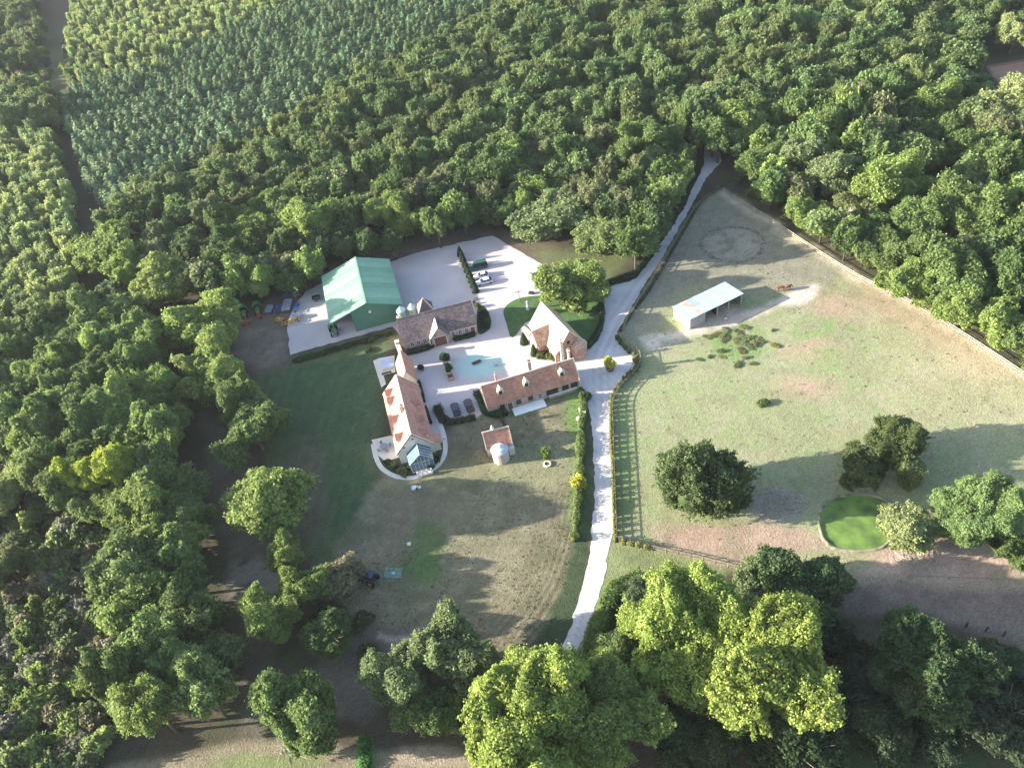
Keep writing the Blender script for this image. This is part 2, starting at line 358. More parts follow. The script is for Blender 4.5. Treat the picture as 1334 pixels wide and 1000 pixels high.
def conifer(seed, nleaf=1500):
    """unit conifer: radius 1, height 5; whorls of upturned needled boughs"""
    rs = np.random.RandomState(seed); P = []; D = []; T = []; ex = []
    m = MB(); m.tube((0, 0, 0), (0, 0, 4.9), .09, .02, 5)
    z = .7
    while z < 4.85:
        rr = (1.02 * (1 - (z / 5.05) ** 1.6) + .07); nb = 6 if z < 3.5 else 5; a0 = rs.rand() * 6
        for k in range(nb):
            a = a0 + 2 * math.pi * k / nb + rs.uniform(-.2, .2); r = rr * rs.uniform(.75, 1.15); n = max(6, int(34 * r)); t = rs.uniform(.15, 1, n)
            dr = np.array([math.cos(a), math.sin(a), .45]); pp = np.array([0, 0, z]) + t[:, None] * dr * r + rs.normal(size=(n, 3)) * .09 * (1.1 - t[:, None] * .4)
            P.append(pp); D.append(np.tile([math.cos(a) * .5, math.sin(a) * .5, .9], (n, 1))); T.append(np.full(n, rs.uniform(.8, 1.2)) * (1 + .2 * (t - .5)))
        z += .27
    P.append(np.array([[0, 0, 4.95]] * 8) + rs.normal(size=(8, 3)) * .05); D.append(np.tile([0, 0, 1.], (8, 1))); T.append(np.full(8, 1.15))
    P = np.vstack(P); D = np.vstack(D); T = np.concatenate(T) * rs.uniform(.85, 1.15, len(P))
    V = quads(P, unit(D + rs.normal(size=P.shape) * .5), .17 * rs.uniform(.7, 1.2, len(P)), rs, .5)
    cone = MB(); cone.lathe([(.5, .6), (.55, 1.8), (.4, 3.2), (.08, 4.5)], 7)
    return mesh_np('conifer', V, len(P), T, [NEEDLE, BARK], merge([(cone.v, cone.f, 0), (m.v, m.f, 1)]))
C_PROTO = [conifer(500 + k) for k in range(5)]
# crowns for single trees, radius 1, centred on 0
H_PROTO = [crown(600 + k, 38000, .038, nbig=nb, nsub=34, vz=.9, flat=-.8, spread=sp, name='crown', subr=.25, rb=rb, core=.62, loose=.1)
           for k, (nb, sp, rb) in enumerate([(14, .6, (.25, .4)), (11, .56, (.28, .45)), (16, .64, (.22, .36)), (12, .6, (.26, .42)), (18, .66, (.2, .34))])]
G_PROTO = [crown(700 + k, 130000, .022, nbig=nb, nsub=48, vz=.95, flat=-.85, spread=sp, name='crown', subr=.22, rb=rb, core=.62, loose=.12)
           for k, (nb, sp, rb) in enumerate([(18, .64, (.22, .36)), (15, .6, (.25, .4)), (21, .68, (.2, .33))])]
O_PROTO = [crown(800 + k, 7000, .055, nbig=10, nsub=20, vz=.9, flat=-.8, spread=.62, name='crown', subr=.3, rb=(.2, .34), core=.25, loose=.3) for k in range(2)]   # thin, see-through
D_PROTO = [crown(900 + k, 75000, .027, nbig=nb, nsub=40, vz=.92, flat=-.92, spread=sp, name='crown', subr=.2, rb=rb, core=.58, loose=.08)
           for k, (nb, sp, rb) in enumerate([(14, .5, (.36, .5)), (12, .46, (.4, .54))])]   # dense, rounded

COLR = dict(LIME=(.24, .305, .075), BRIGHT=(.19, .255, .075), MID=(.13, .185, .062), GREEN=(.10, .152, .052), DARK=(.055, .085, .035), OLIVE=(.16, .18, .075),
            GREY=(.17, .215, .095), PALE=(.27, .31, .13), CONIFER=(.165, .235, .115), YELLOW=(.42, .43, .07), YOUNG=(.28, .34, .13), TWIG=(.2, .19, .11), SCRUB=(.16, .2, .09), BROWN=(.17, .13, .09))
def jit(c, rs, a=.15):
    k = 1 + rs.uniform(-a, a); return (c[0] * k * (1 + rs.uniform(-a, a) * .5), c[1] * k, c[2] * k * (1 + rs.uniform(-a, a) * .6), 1)

# ==================================================================== GROUND
print('ground')
PADDOCK = [(935, 250), (1000, 285), (1060, 325), (1120, 362), (1190, 397), (1260, 440), (1334, 490), (1700, 700), (1700, 850), (1334, 830), (1150, 780), (1090, 745), (960, 742), (880, 722), (805, 708), (796, 600), (797, 520), (826, 480), (826, 460), (806, 435), (826, 395), (870, 330), (905, 270)]
LAWN_W = [(330, 480), (512, 428), (505, 470), (492, 500), (490, 640), (480, 720), (430, 780), (390, 700), (350, 640), (340, 560)]
SOUTHFIELD = [(480, 640), (600, 545), (760, 510), (755, 600), (752, 700), (730, 790), (690, 850), (600, 860), (480, 830), (420, 760)]
LUSH = [((345, 500), (470, 455), (500, 500), (470, 610), (490, 690), (440, 700), (390, 590))]
FOREST_FLOOR = (.075, .062, .042)
def fine(a, b, s): return np.arange(a, b + 1e-6, s)
xs = np.concatenate([[-2500, -1200, -600, -350, -220, -150], fine(-115, 175, .5), [220, 300, 450, 800, 1500, 2500]])
ys = np.concatenate([[-1200, -300, 0, 25], fine(40, 262, .5), [290, 330, 400, 500, 650, 900, 1500, 4000]])
GX, GY = np.meshgrid(xs, ys); PXu, PYv, Dd = topx(GX, GY, 0 * GX)
bad = Dd < 5; PXu = np.where(bad, -9999, PXu); PYv = np.where(bad, 9999, PYv)
wx = PXu + (fbm(GX, GY, 6) - .5) * 16; wy = PYv + (fbm(GX + 90, GY, 6) - .5) * 12      # ragged edges
def pm(poly, soft=6, warp=True):
    a, b = (wx, wy) if warp else (PXu, PYv); i = inside(a, b, poly); d = segdist(a, b, poly)
    return np.clip(.5 + np.where(i, d, -d) / (2 * soft), 0, 1)
def blob(cx, cy, rx, ry, soft=.35, ang=0):
    ca, sa = math.cos(ang), math.sin(ang); u = ((wx - cx) * ca + (wy - cy) * sa) / rx; v = (-(wx - cx) * sa + (wy - cy) * ca) / ry
    return np.clip((1 - np.hypot(u, v)) / soft, 0, 1)
col = np.empty(GX.shape + (3,)); col[:] = FOREST_FLOOR
def lay(mask, c, k=1.0):
    global col
    mk = np.clip(mask * k, 0, 1)[..., None]; col = col * (1 - mk) + np.array(c) * mk
n1 = fbm(GX, GY, 25); n2 = fbm(GX + 300, GY + 40, 7); n3 = fbm(GX - 200, GY + 140, 2.2); n4 = _nr.rand(*GX.shape)
lay((n2 > .52) * 1.0, (.06, .07, .035), .6)
# dry mown lawn round the farm
lay(pm(LAWN_W), (.082, .11, .05)); lay(pm(SOUTHFIELD, 5), (.19, .165, .105))
lay(blob(430, 520, 95, 75), (.055, .095, .045), .8); lay(blob(440, 640, 50, 60), (.045, .085, .04), .85); lay(blob(395, 650, 40, 90), (.11, .085, .07), .6)
lay(np.clip((n2 - .45) * 5, 0, 1) * pm(SOUTHFIELD, 5), (.125, .125, .07), .7); lay(np.clip((n3 - .5) * 6, 0, 1) * pm(SOUTHFIELD, 5), (.23, .2, .13), .45)
lay(blob(690, 640, 140, 60) * np.clip((n3 - .35) * 3, 0, 1), (.2, .185, .115), .5)
lay(blob(690, 610, 90, 28) * pm(SOUTHFIELD), (.2, .21, .10), .5)
lay(blob(545, 715, 42, 50) * np.clip((n3 - .2) * 3, 0, 1), (.075, .125, .04), .85); lay(blob(520, 700, 22, 45, ang=.3), (.2, .16, .11), .7)
lay(blob(560, 740, 22, 26), (.08, .15, .035), .6)
lay(pm([(735, 515), (757, 508), (762, 560), (760, 690), (745, 700), (742, 600)], 5), (.12, .22, .05), .8)
# mowing swathes following the edge of the field
edge = [(758, 650), (748, 700), (728, 760), (700, 805), (660, 850)]
dE = segdist(PXu, PYv, edge, False); sw = (np.sin(dE * .8 + n3 * 1.3) * .5 + .5) * np.clip(1 - dE / 70, 0, 1) * pm(SOUTHFIELD)
lay(sw, (.075, .065, .04), .8); 
dL = (GX * .42 + GY * .9); lay((np.sin(dL * 2.3 + n2 * 5) * .5 + .5) * pm(SOUTHFIELD) * (n3 > .4), (.12, .11, .07), .28)
st = np.sin((GX * .99 + GY * -.14) * 2.4 + n1 * 2) * .5 + .5; lay(st * pm(LAWN_W) * np.clip((n2 - .3) * 2.5, 0, 1), (.12, .14, .07), .32)
lay(pm([(492, 600), (620, 600), (760, 560), (756, 640), (640, 628), (500, 640)], 5), (.2, .19, .11), .6)
# roadside banks, and the hedge's shadow painted into the ground
lay(pm([(775, 690), (800, 700), (960, 742), (900, 770), (840, 750), (800, 790), (770, 850), (740, 850), (770, 770)], 5), (.17, .19, .085))
lay(pm([(757, 690), (768, 700), (768, 750), (752, 800), (735, 835), (690, 850), (728, 770)], 4), (.045, .065, .032), .95); lay(pm([(757, 515), (768, 520), (770, 700), (757, 700)], 3), (.06, .085, .035), .9)  # upper strip beside the road darkened as the hedge's cast shadow
# paddock
PD = pm(PADDOCK, 5); lay(PD, (.245, .25, .135))
lay(PD * np.clip((n2 - .5) * 5, 0, 1), (.29, .27, .17), .7); lay(PD * np.clip((n3 - .55) * 5, 0, 1), (.14, .2, .075), .55)
for b in [(1250, 440, 110, 50, .5), (1150, 395, 70, 26, .5), (1060, 455, 55, 24, 0), (1090, 400, 60, 25, .3), (1050, 505, 60, 22, 0)]:
    lay(blob(*b[:4], ang=b[4], soft=.7) * PD * (.4 + .8 * n2), (.36, .25, .18), .8)
lay(PD * pm([(905, 265), (950, 250), (1090, 350), (1085, 372), (990, 380), (930, 370), (880, 380), (850, 440), (820, 450), (815, 420)], 8), (.22, .2, .15), .85)
lay(blob(955, 318, 45, 25) * (n3 > .42), (.3, .26, .2), .6)
lay(pm([(835, 440), (900, 428), (965, 405), (1000, 396), (1065, 368), (1075, 374), (1010, 405), (960, 420), (890, 440), (850, 455)], 4) * (.5 + n3), (.5, .42, .34), .9)
lay(blob(1040, 385, 35, 12, ang=-.35), (.5, .42, .36), .9); lay(blob(930, 412, 40, 14, ang=-.3), (.42, .32, .26), .8)
lay(blob(960, 445, 45, 32) * (n3 > .45), (.13, .2, .06), .7); lay(blob(1080, 440, 60, 40) * (n3 > .5), (.15, .22, .07), .5)
lay(pm([(840, 690), (1000, 680), (1090, 700), (1334, 690), (1500, 700), (1500, 850), (1200, 800), (1090, 745), (960, 740), (860, 712)], 8) * PD, (.29, .22, .16), .9)
lay(blob(960, 700, 120, 22) * (n2 > .4), (.36, .25, .19), .7); lay(blob(1225, 735, 120, 26), (.42, .3, .24), .8); lay(blob(1210, 700, 60, 18), (.3, .2, .16), .7)
lay(blob(1080, 730, 70, 18), (.25, .25, .13), .8); lay(blob(1010, 660, 45, 26), (.27, .22, .19), .7)
lay(pm([(1090, 760), (1340, 770), (1500, 900), (1334, 850), (1200, 800), (1100, 800)], 6), (.16, .12, .1), .8)
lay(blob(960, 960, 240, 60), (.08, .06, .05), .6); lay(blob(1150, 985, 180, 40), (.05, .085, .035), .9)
lay(blob(1025, 590, 30, 20), (.3, .24, .18), .0)
lay(blob(812, 600, 20, 110), (.12, .18, .06), .5)
# pinkish dry strip under the far fence
lay(blob(1330, 470, 230, 130, soft=.9) * PD * (.5 + .7 * n2), (.38, .32, .2), .75)
lay(np.clip(1 - segdist(wx, wy, [(940, 252), (1000, 287), (1060, 327), (1120, 364), (1190, 399), (1260, 442), (1345, 498)], False) / 9, 0, 1), (.46, .38, .28), .9)
# yard margins, bare soil
lay(pm([(300, 400), (370, 385), (400, 360), (560, 300), (640, 288), (720, 318), (720, 350), (640, 310), (520, 345), (410, 380), (378, 470), (335, 490), (300, 460)], 7), (.15, .115, .09), .85)
lay(blob(340, 450, 40, 30), (.2, .165, .13), .8); lay(blob(450, 455, 80, 12, ang=-.27), (.13, .14, .06), .5)
lay(pm([(690, 320), (760, 330), (830, 330), (790, 375), (720, 360)], 6), (.12, .14, .06), .8)
# forest tracks
lay(pm([(-80, 50), (60, 50), (90, 60), (140, 100), (70, 125), (-80, 118)], 4), (.2, .21, .1), .85)
lay(pm([(262, 540), (300, 560), (330, 640), (385, 720), (395, 790), (360, 830), (345, 900), (350, 980), (310, 990), (318, 860), (310, 760), (270, 640)], 6), (.11, .095, .065), .9)
lay(blob(330, 760, 45, 40) * (n3 > .4), (.2, .175, .14), .7)
lay(pm([(60, 0), (75, -5), (90, 100), (100, 180), (128, 268), (108, 300), (85, 200), (72, 110)], 3), (.17, .12, .08), .9)
lay(pm([(140, 1000), (300, 970), (420, 955), (460, 975), (640, 985), (640, 1100), (100, 1100)], 6), (.22, .185, .12), .9); lay(blob(350, 995, 90, 16), (.15, .18, .07), .8); lay(blob(560, 985, 60, 20), (.34, .27, .2), .6)
lay(pm([(468, 960), (484, 960), (486, 1010), (462, 1010)], 3), (.06, .2, .04), .9); lay(pm([(410, 820), (500, 810), (560, 830), (480, 940), (420, 930)], 6), (.13, .11, .09), .8)
lay(pm([(490, 822), (520, 828), (600, 842), (598, 850), (520, 838), (488, 830)], 2), (.36, .31, .24), .8)
lay(pm([(1290, 88), (1400, 60), (1400, 100), (1300, 108)], 3), (.36, .2, .15), .95); lay(pm([(1270, 40), (1400, 20), (1400, 70), (1290, 85)], 4), (.26, .2, .13), .8); lay(pm([(1180, 205), (1260, 205), (1270, 240), (1200, 245)], 4), (.16, .17, .08), .8)
# fine mottling of soil and dead grass
col *= (1 + (n4 - .5) * .22 + (n3 - .5) * .5 + (n1 - .5) * .25)[..., None]; col = np.clip(col, .01, .75)
ny, nx = GX.shape
me = bpy.data.meshes.new('ground'); gv = np.stack([GX, GY, 0 * GX], -1).reshape(-1, 3)
me.vertices.add(len(gv)); me.vertices.foreach_set('co', gv.astype(np.float32).ravel())
ii = (np.arange(ny - 1)[:, None] * nx + np.arange(nx - 1)[None]).ravel(); q = np.stack([ii, ii + 1, ii + nx + 1, ii + nx], 1)
me.loops.add(q.size); me.loops.foreach_set('vertex_index', q.ravel().astype(np.int32)); me.polygons.add(len(q))
me.polygons.foreach_set('loop_start', (np.arange(len(q)) * 4).astype(np.int32)); me.polygons.foreach_set('loop_total', np.full(len(q), 4, np.int32))
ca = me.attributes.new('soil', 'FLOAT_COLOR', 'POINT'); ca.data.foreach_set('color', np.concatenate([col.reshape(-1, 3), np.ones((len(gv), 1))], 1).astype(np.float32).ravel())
me.update(calc_edges=True)
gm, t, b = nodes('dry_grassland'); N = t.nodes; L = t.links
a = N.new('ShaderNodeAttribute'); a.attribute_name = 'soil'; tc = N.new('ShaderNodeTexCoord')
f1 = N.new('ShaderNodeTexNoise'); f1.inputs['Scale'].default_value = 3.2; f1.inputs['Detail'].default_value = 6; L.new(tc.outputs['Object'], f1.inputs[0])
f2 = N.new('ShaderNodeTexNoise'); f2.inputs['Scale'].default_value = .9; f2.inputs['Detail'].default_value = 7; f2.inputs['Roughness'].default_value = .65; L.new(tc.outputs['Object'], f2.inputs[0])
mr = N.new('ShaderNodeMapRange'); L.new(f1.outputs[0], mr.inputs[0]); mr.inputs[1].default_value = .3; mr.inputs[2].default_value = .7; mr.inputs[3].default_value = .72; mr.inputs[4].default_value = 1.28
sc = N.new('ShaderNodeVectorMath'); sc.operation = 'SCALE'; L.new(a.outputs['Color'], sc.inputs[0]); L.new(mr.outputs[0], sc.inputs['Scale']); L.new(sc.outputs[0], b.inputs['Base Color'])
b.inputs['Roughness'].default_value = .95; b.inputs['Specular IOR Level'].default_value = .1
ad = N.new('ShaderNodeMath'); ad.operation = 'ADD'; L.new(f1.outputs[0], ad.inputs[0]); L.new(f2.outputs[0], ad.inputs[1])
bp = N.new('ShaderNodeBump'); bp.inputs['Strength'].default_value = .55; bp.inputs['Distance'].default_value = .18; L.new(ad.outputs[0], bp.inputs['Height']); L.new(bp.outputs[0], b.inputs['Normal'])
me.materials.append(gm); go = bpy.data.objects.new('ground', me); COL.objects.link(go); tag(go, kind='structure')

# ---- gravel yard, road, path, lawns
def gravel(name, c, c2, tint=False, ruts=None):
    m, t, b = nodes(name); N = t.nodes; L = t.links; tc = N.new('ShaderNodeTexCoord')
    n1 = N.new('ShaderNodeTexNoise'); n1.inputs['Scale'].default_value = 2.5; n1.inputs['Detail'].default_value = 8; n1.inputs['Roughness'].default_value = .7; L.new(tc.outputs['Object'], n1.inputs[0])
    n2 = N.new('ShaderNodeTexNoise'); n2.inputs['Scale'].default_value = .12; n2.inputs['Detail'].default_value = 5; L.new(tc.outputs['Object'], n2.inputs[0])
    mr = N.new('ShaderNodeMapRange'); L.new(n2.outputs[0], mr.inputs[0]); mr.inputs[1].default_value = .35; mr.inputs[2].default_value = .65
    mi = N.new('ShaderNodeMix'); mi.data_type = 'RGBA'; L.new(mr.outputs[0], mi.inputs[0]); mi.inputs[6].default_value = (*c, 1); mi.inputs[7].default_value = (*c2, 1)
    m2 = N.new('ShaderNodeMapRange'); L.new(n1.outputs[0], m2.inputs[0]); m2.inputs[1].default_value = .3; m2.inputs[2].default_value = .7; m2.inputs[3].default_value = .84; m2.inputs[4].default_value = 1.1
    at2 = N.new('ShaderNodeAttribute'); at2.attribute_name = 'wear_tint'
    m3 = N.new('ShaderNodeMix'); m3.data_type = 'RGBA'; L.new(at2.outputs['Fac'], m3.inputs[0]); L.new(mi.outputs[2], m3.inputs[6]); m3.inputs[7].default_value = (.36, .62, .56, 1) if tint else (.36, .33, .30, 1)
    sc = N.new('ShaderNodeVectorMath'); sc.operation = 'SCALE'; L.new(m3.outputs[2], sc.inputs[0]); L.new(m2.outputs[0], sc.inputs['Scale']); L.new(sc.outputs[0], b.inputs['Base Color'])
    b.inputs['Roughness'].default_value = .95; b.inputs['Specular IOR Level'].default_value = .1
    bp = N.new('ShaderNodeBump'); bp.inputs['Strength'].default_value = .3; bp.inputs['Distance'].default_value = .05; L.new(n1.outputs[0], bp.inputs['Height']); L.new(bp.outputs[0], b.inputs['Normal'])
    return m
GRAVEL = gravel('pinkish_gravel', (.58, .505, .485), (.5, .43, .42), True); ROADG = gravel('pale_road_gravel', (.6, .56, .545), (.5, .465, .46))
def grid_sheet(name, poly, z, m, step, wear_tint):
    """polygon cut into a fine grid (ragged rim), with a per-vertex wear value"""
    bm = bmesh.new(); vs = [bm.verts.new((p[0], p[1], z)) for p in poly]; f = bm.faces.new(vs)
    if f.normal.z < 0: f.normal_flip()
    X = [p[0] for p in poly]; Y = [p[1] for p in poly]
    for k in np.arange(min(X) + step, max(X), step): bmesh.ops.bisect_plane(bm, geom=bm.verts[:] + bm.edges[:] + bm.faces[:], plane_co=(k, 0, 0), plane_no=(1, 0, 0))
    for k in np.arange(min(Y) + step, max(Y), step): bmesh.ops.bisect_plane(bm, geom=bm.verts[:] + bm.edges[:] + bm.faces[:], plane_co=(0, k, 0), plane_no=(0, 1, 0))
    bmesh.ops.triangulate(bm, faces=[f for f in bm.faces if len(f.verts) > 4])
    for f in bm.faces:
        if f.normal.z < 0: f.normal_flip()
    me = bpy.data.meshes.new(name); bm.to_mesh(me); bm.free(); me.materials.append(m)
    co = np.empty(len(me.vertices) * 3, np.float32); me.vertices.foreach_get('co', co); co = co.reshape(-1, 3)
    u, v, _ = topx(co[:, 0].astype(float), co[:, 1].astype(float), co[:, 2].astype(float))
    at2 = me.attributes.new('wear_tint', 'FLOAT', 'POINT'); at2.data.foreach_set('value', wear_tint(u, v, co).astype(np.float32))
    o = bpy.data.objects.new(name, me); COL.objects.link(o); return tag(o, kind='structure')
YARD = [(374, 425), (378, 462), (512, 425), (524, 440), (530, 462), (540, 500), (556, 560), (575, 600), (583, 588), (578, 560), (569, 534), (588, 545), (620, 546), (640, 530), (700, 515), (760, 500), (768, 470), (781, 445), (779, 420), (770, 412), (735, 385), (710, 386), (712, 362), (706, 344), (642, 307), (600, 316), (540, 330), (505, 343), (425, 366), (398, 380), (382, 400)]
def ytint(u, v, co):  # pale turquoise tint over the middle of the court
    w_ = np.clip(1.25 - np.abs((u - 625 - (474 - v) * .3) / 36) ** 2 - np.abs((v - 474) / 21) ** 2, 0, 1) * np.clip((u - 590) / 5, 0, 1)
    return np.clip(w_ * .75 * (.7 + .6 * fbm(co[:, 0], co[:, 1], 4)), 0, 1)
def rag(pts, amp, z=0, every=1.2):        # subdivide the outline and roughen it
    P = [Vector((p[0], p[1], 0)) for p in pts]; o = []
    for i in range(len(P)):
        a_, b_ = P[i], P[(i + 1) % len(P)]; n = max(1, int((b_ - a_).length / every)); d = (b_ - a_).normalized(); nn = Vector((-d.y, d.x, 0))
        for k in range(n):
            p = a_.lerp(b_, k / n); o.append(p + nn * (float(fbm(p.x * 1.0, p.y * 1.0, 1.7)) - .5) * amp)
    return o
grid_sheet('gravel_yard', rag(atn(YARD), .9, every=.7), .012, GRAVEL, 1.5, ytint)
RL = [(918, 192), (917, 215), (905, 240), (889, 275), (866, 310), (843, 345), (828, 364), (797, 372), (784, 384), (779, 410), (782, 432), (768, 452), (750, 466), (748, 500), (762, 508), (770, 545), (774, 600), (774, 660), (768, 720), (756, 775), (738, 832), (700, 900), (640, 985), (560, 1060)]
RR = [(640, 1060), (680, 985), (730, 920), (752, 850), (772, 800), (788, 745), (798, 690), (800, 640), (798, 600), (796, 560), (794, 520), (812, 494), (828, 478), (828, 462), (806, 448), (803, 432), (822, 402), (838, 372), (858, 345), (876, 312), (900, 270), (918, 235), (940, 210), (938, 198), (922, 188)]
def rwear(u, v, co):
    mid = [((a_[0] + b_[0]) / 2, (a_[1] + b_[1]) / 2) for a_, b_ in [((774, 520), (794, 520)), ((774, 600), (799, 600)), ((774, 660), (800, 650)), ((768, 720), (792, 725)), ((756, 775), (780, 775)), ((738, 832), (760, 832))]]
    mid = [(870, 330), (838, 372), (805, 420), (782, 470)] + mid
    d = segdist(u, v, mid, False); return np.clip((np.clip(1 - np.abs(d) / 2.6, 0, 1) * .9 + np.clip(1 - np.abs(d - 10) / 2.5, 0, 1) * .7) * (.25 + 1.1 * fbm(co[:, 0], co[:, 1], 3)) + np.clip(fbm(co[:, 0] + 9, co[:, 1], 2) - .6, 0, 1) * 2, 0, 1)
grid_sheet('road', rag(atn(RL + RR), 1.1, every=.6), .024, ROADG, .6, rwear)
LAWN = mat('garden_lawn', (.055, .12, .035), .95, .25, 3, .5, col2=(.10, .13, .05), cover=.58); BED = mat('planting_bed_soil', (.07, .06, .04), .95, .3, 3, .5, col2=(.05, .09, .03), cover=.5)
DRYL = mat('dry_lawn', (.2, .19, .1), .95, .2, 2, .5, col2=(.12, .15, .06), cover=.5)
sheet('lawn', smooth(atn([(656, 404), (668, 392), (690, 386), (735, 384), (776, 386), (782, 405), (781, 425), (770, 446), (748, 458), (712, 448), (690, 418), (668, 440), (660, 422)]), 4, True), .036, LAWN)
sheet('lawn', smooth(atn([(683, 424), (690, 428), (700, 460), (726, 463), (735, 455), (720, 440), (700, 436)]), 4, True), .044, BED)
sheet('lawn', smooth(atn([(622, 402), (632, 400), (640, 418), (636, 430), (623, 434)]), 4, True), .036, BED)
sheet('planting_bed', atn([(524, 448), (566, 438), (568, 449), (528, 461)]), .036, BED); sheet('planting_bed', atn([(587, 434), (620, 425), (622, 435), (590, 444)]), .036, BED)
# terrace and curved path round the south end of the west house
PATH = mat('cream_path_paving', (.66, .62, .54), .9, .08, 3, .1)
arc = smooth([at(*p) for p in [(486, 578), (490, 596), (499, 611), (518, 621), (538, 622), (558, 615), (573, 603), (580, 588), (578, 566), (570, 545)]], 6)
def strip(name, mid, w, z, m):
    vs = []; n = len(mid)
    for i, p in enumerate(mid):
        d = (mid[min(i + 1, n - 1)] - mid[max(i - 1, 0)]).normalized(); s = Vector((-d.y, d.x, 0)) * w / 2; vs += [(p.x + s.x, p.y + s.y, z), (p.x - s.x, p.y - s.y, z), (p.x + s.x, p.y + s.y, z - .1), (p.x - s.x, p.y - s.y, z - .1)]
    fs = []
    for i in range(n - 1):
        a_ = 4 * i; fs += [(a_, a_ + 1, a_ + 5, a_ + 4), (a_, a_ + 4, a_ + 6, a_ + 2), (a_ + 1, a_ + 3, a_ + 7, a_ + 5)]
    mb = MB().add(vs, fs); return mb.build(name, m)
tag(strip('path', arc, 1.0, .07, PATH), kind='structure')
sheet('planting_bed', [p * 1 for p in arc[3:-8]], .03, BED)
sheet('terrace', atn([(484, 573), (511, 567), (516, 576), (520, 596), (502, 601), (491, 592)]), .085, CREAM)
sheet('terrace', atn([(492, 467), (514, 463), (515, 485), (499, 489), (495, 478)]), .06, PATH)
sheet('path', atn([(652, 531), (670, 528), (672, 532), (656, 537)]), .04, PATH)
sheet('path', atn([(486, 470), (493, 467), (503, 500), (497, 505)]), .05, PATH)
# worn riding circle
ring_c = (at(914, 318) + at(995, 318)) / 2; rr_ = 8.1
rg = []; rf = []
for k in range(73):
    a_ = 2 * math.pi * k / 72; wdt = .42 + .3 * random.Random(k).random(); rr2 = rr_ + .25 * math.sin(3 * a_)
    rg += [(ring_c.x + (rr2 - wdt) * math.cos(a_), ring_c.y + (rr2 - wdt) * math.sin(a_), .02), (ring_c.x + (rr2 + wdt) * math.cos(a_), ring_c.y + (rr2 + wdt) * math.sin(a_), .02)]
    if k < 72: rf.append((2 * k, 2 * k + 1, 2 * k + 3, 2 * k + 2))
tag(MB().add(rg, rf).build('riding_circle_track', mat('damp_track_soil', (.12, .115, .09), .95, .4, 2, .5, col2=(.2, .18, .14), cover=.5)), kind='structure')
# pond
pond = smooth([at(*p) for p in [(1070, 680), (1075, 660), (1090, 649), (1125, 646), (1152, 652), (1163, 668), (1165, 690), (1150, 710), (1120, 716), (1090, 712), (1075, 700)]], 6, True)
def duckweed():
    m, t, b = nodes('duckweed_water'); N = t.nodes; L = t.links; tc = N.new('ShaderNodeTexCoord')
    n = N.new('ShaderNodeTexNoise'); n.inputs['Scale'].default_value = .35; n.inputs['Detail'].default_value = 7; L.new(tc.outputs['Object'], n.inputs[0])
    r = N.new('ShaderNodeMapRange'); L.new(n.outputs[0], r.inputs[0]); r.inputs[1].default_value = .35; r.inputs[2].default_value = .68
    mi = N.new('ShaderNodeMix'); mi.data_type = 'RGBA'; L.new(r.outputs[0], mi.inputs[0]); mi.inputs[6].default_value = (.165, .26, .06, 1); mi.inputs[7].default_value = (.07, .115, .035, 1)
    L.new(mi.outputs[2], b.inputs['Base Color']); b.inputs['Roughness'].default_value = .6; b.inputs['Specular IOR Level'].default_value = .15; return m
sheet('pond', pond, .03, duckweed())
pc = sum(pond, Vector()) / len(pond); bank = [pc + (p - pc) * 1.045 for p in pond]; vs = []; fs = []; nb = len(pond); rb_ = random.Random(8)
for k in range(nb):
    p, o_ = pond[k], pc + (pond[k] - pc) * (1.08 + .06 * rb_.random()); mid_ = pond[k].lerp(o_, .5)
    vs += [(p.x, p.y, .02), (mid_.x, mid_.y, .28 + .12 * rb_.random()), (o_.x, o_.y, .005)]
    j = 3 * ((k + 1) % nb); i = 3 * k; fs += [(i, i + 1, j + 1, j), (i + 1, i + 2, j + 2, j + 1)]
tag(MB().add(vs, fs).build('pond_bank', mat('dry_bank_earth', (.3, .25, .19), .95, .3, 2, .5, col2=(.14, .16, .07), cover=.5), smooth=True), kind='structure')

# ==================================================================== BUILDINGS
print('buildings')
def frame_(o): return o
def window(root, M, w_, h_, glassm=PANE, frm=WHITE, name='window', bars=1):
    """M: local matrix, window centre on the wall face, x along the wall, y outwards, z up"""
    m = MB(); f = .09
    for a in ((-w_ / 2 - f, w_ / 2 + f, h_ / 2, h_ / 2 + f), (-w_ / 2 - f, w_ / 2 + f, -h_ / 2 - f, -h_ / 2), (-w_ / 2 - f, -w_ / 2, -h_ / 2, h_ / 2), (w_ / 2, w_ / 2 + f, -h_ / 2, h_ / 2)):
        m.box(a[0], a[1], -.03, .07, a[2], a[3], 0, M)
    o = m.build(name, frm, root)
    g = MB().box(-w_ / 2, w_ / 2, -.02, .02, -h_ / 2, h_ / 2, 0, M).build('pane', glassm, o)
    if bars: MB().box(-.03, .03, .022, .05, -h_ / 2, h_ / 2, 0, M).box(-w_ / 2, -.031, .022, .05, -.03, .03, 0, M).box(.031, w_ / 2, .022, .05, -.03, .03, 0, M).build('glazing_bar', frm, o)
    return o
def door(root, M, w_, h_, m=BROWN, frm=WHITE, name='door'):
    o = MB().box(-w_ / 2, w_ / 2, -.02, .05, 0, h_, 0, M).build(name, m, root)
    MB().box(-w_ / 2 - .1, -w_ / 2 - .002, -.03, .08, 0, h_ + .1, 0, M).box(w_ / 2 + .002, w_ / 2 + .1, -.03, .08, 0, h_ + .1, 0, M).box(-w_ / 2, w_ / 2, -.03, .08, h_ + .002, h_ + .1, 0, M).build('door_frame', frm, o)
    MB().tube(M @ Vector((w_ / 2 - .15, .05, 1.0)), M @ Vector((w_ / 2 - .15, .12, 1.0)), .03).build('handle', STEEL, o)
    return o
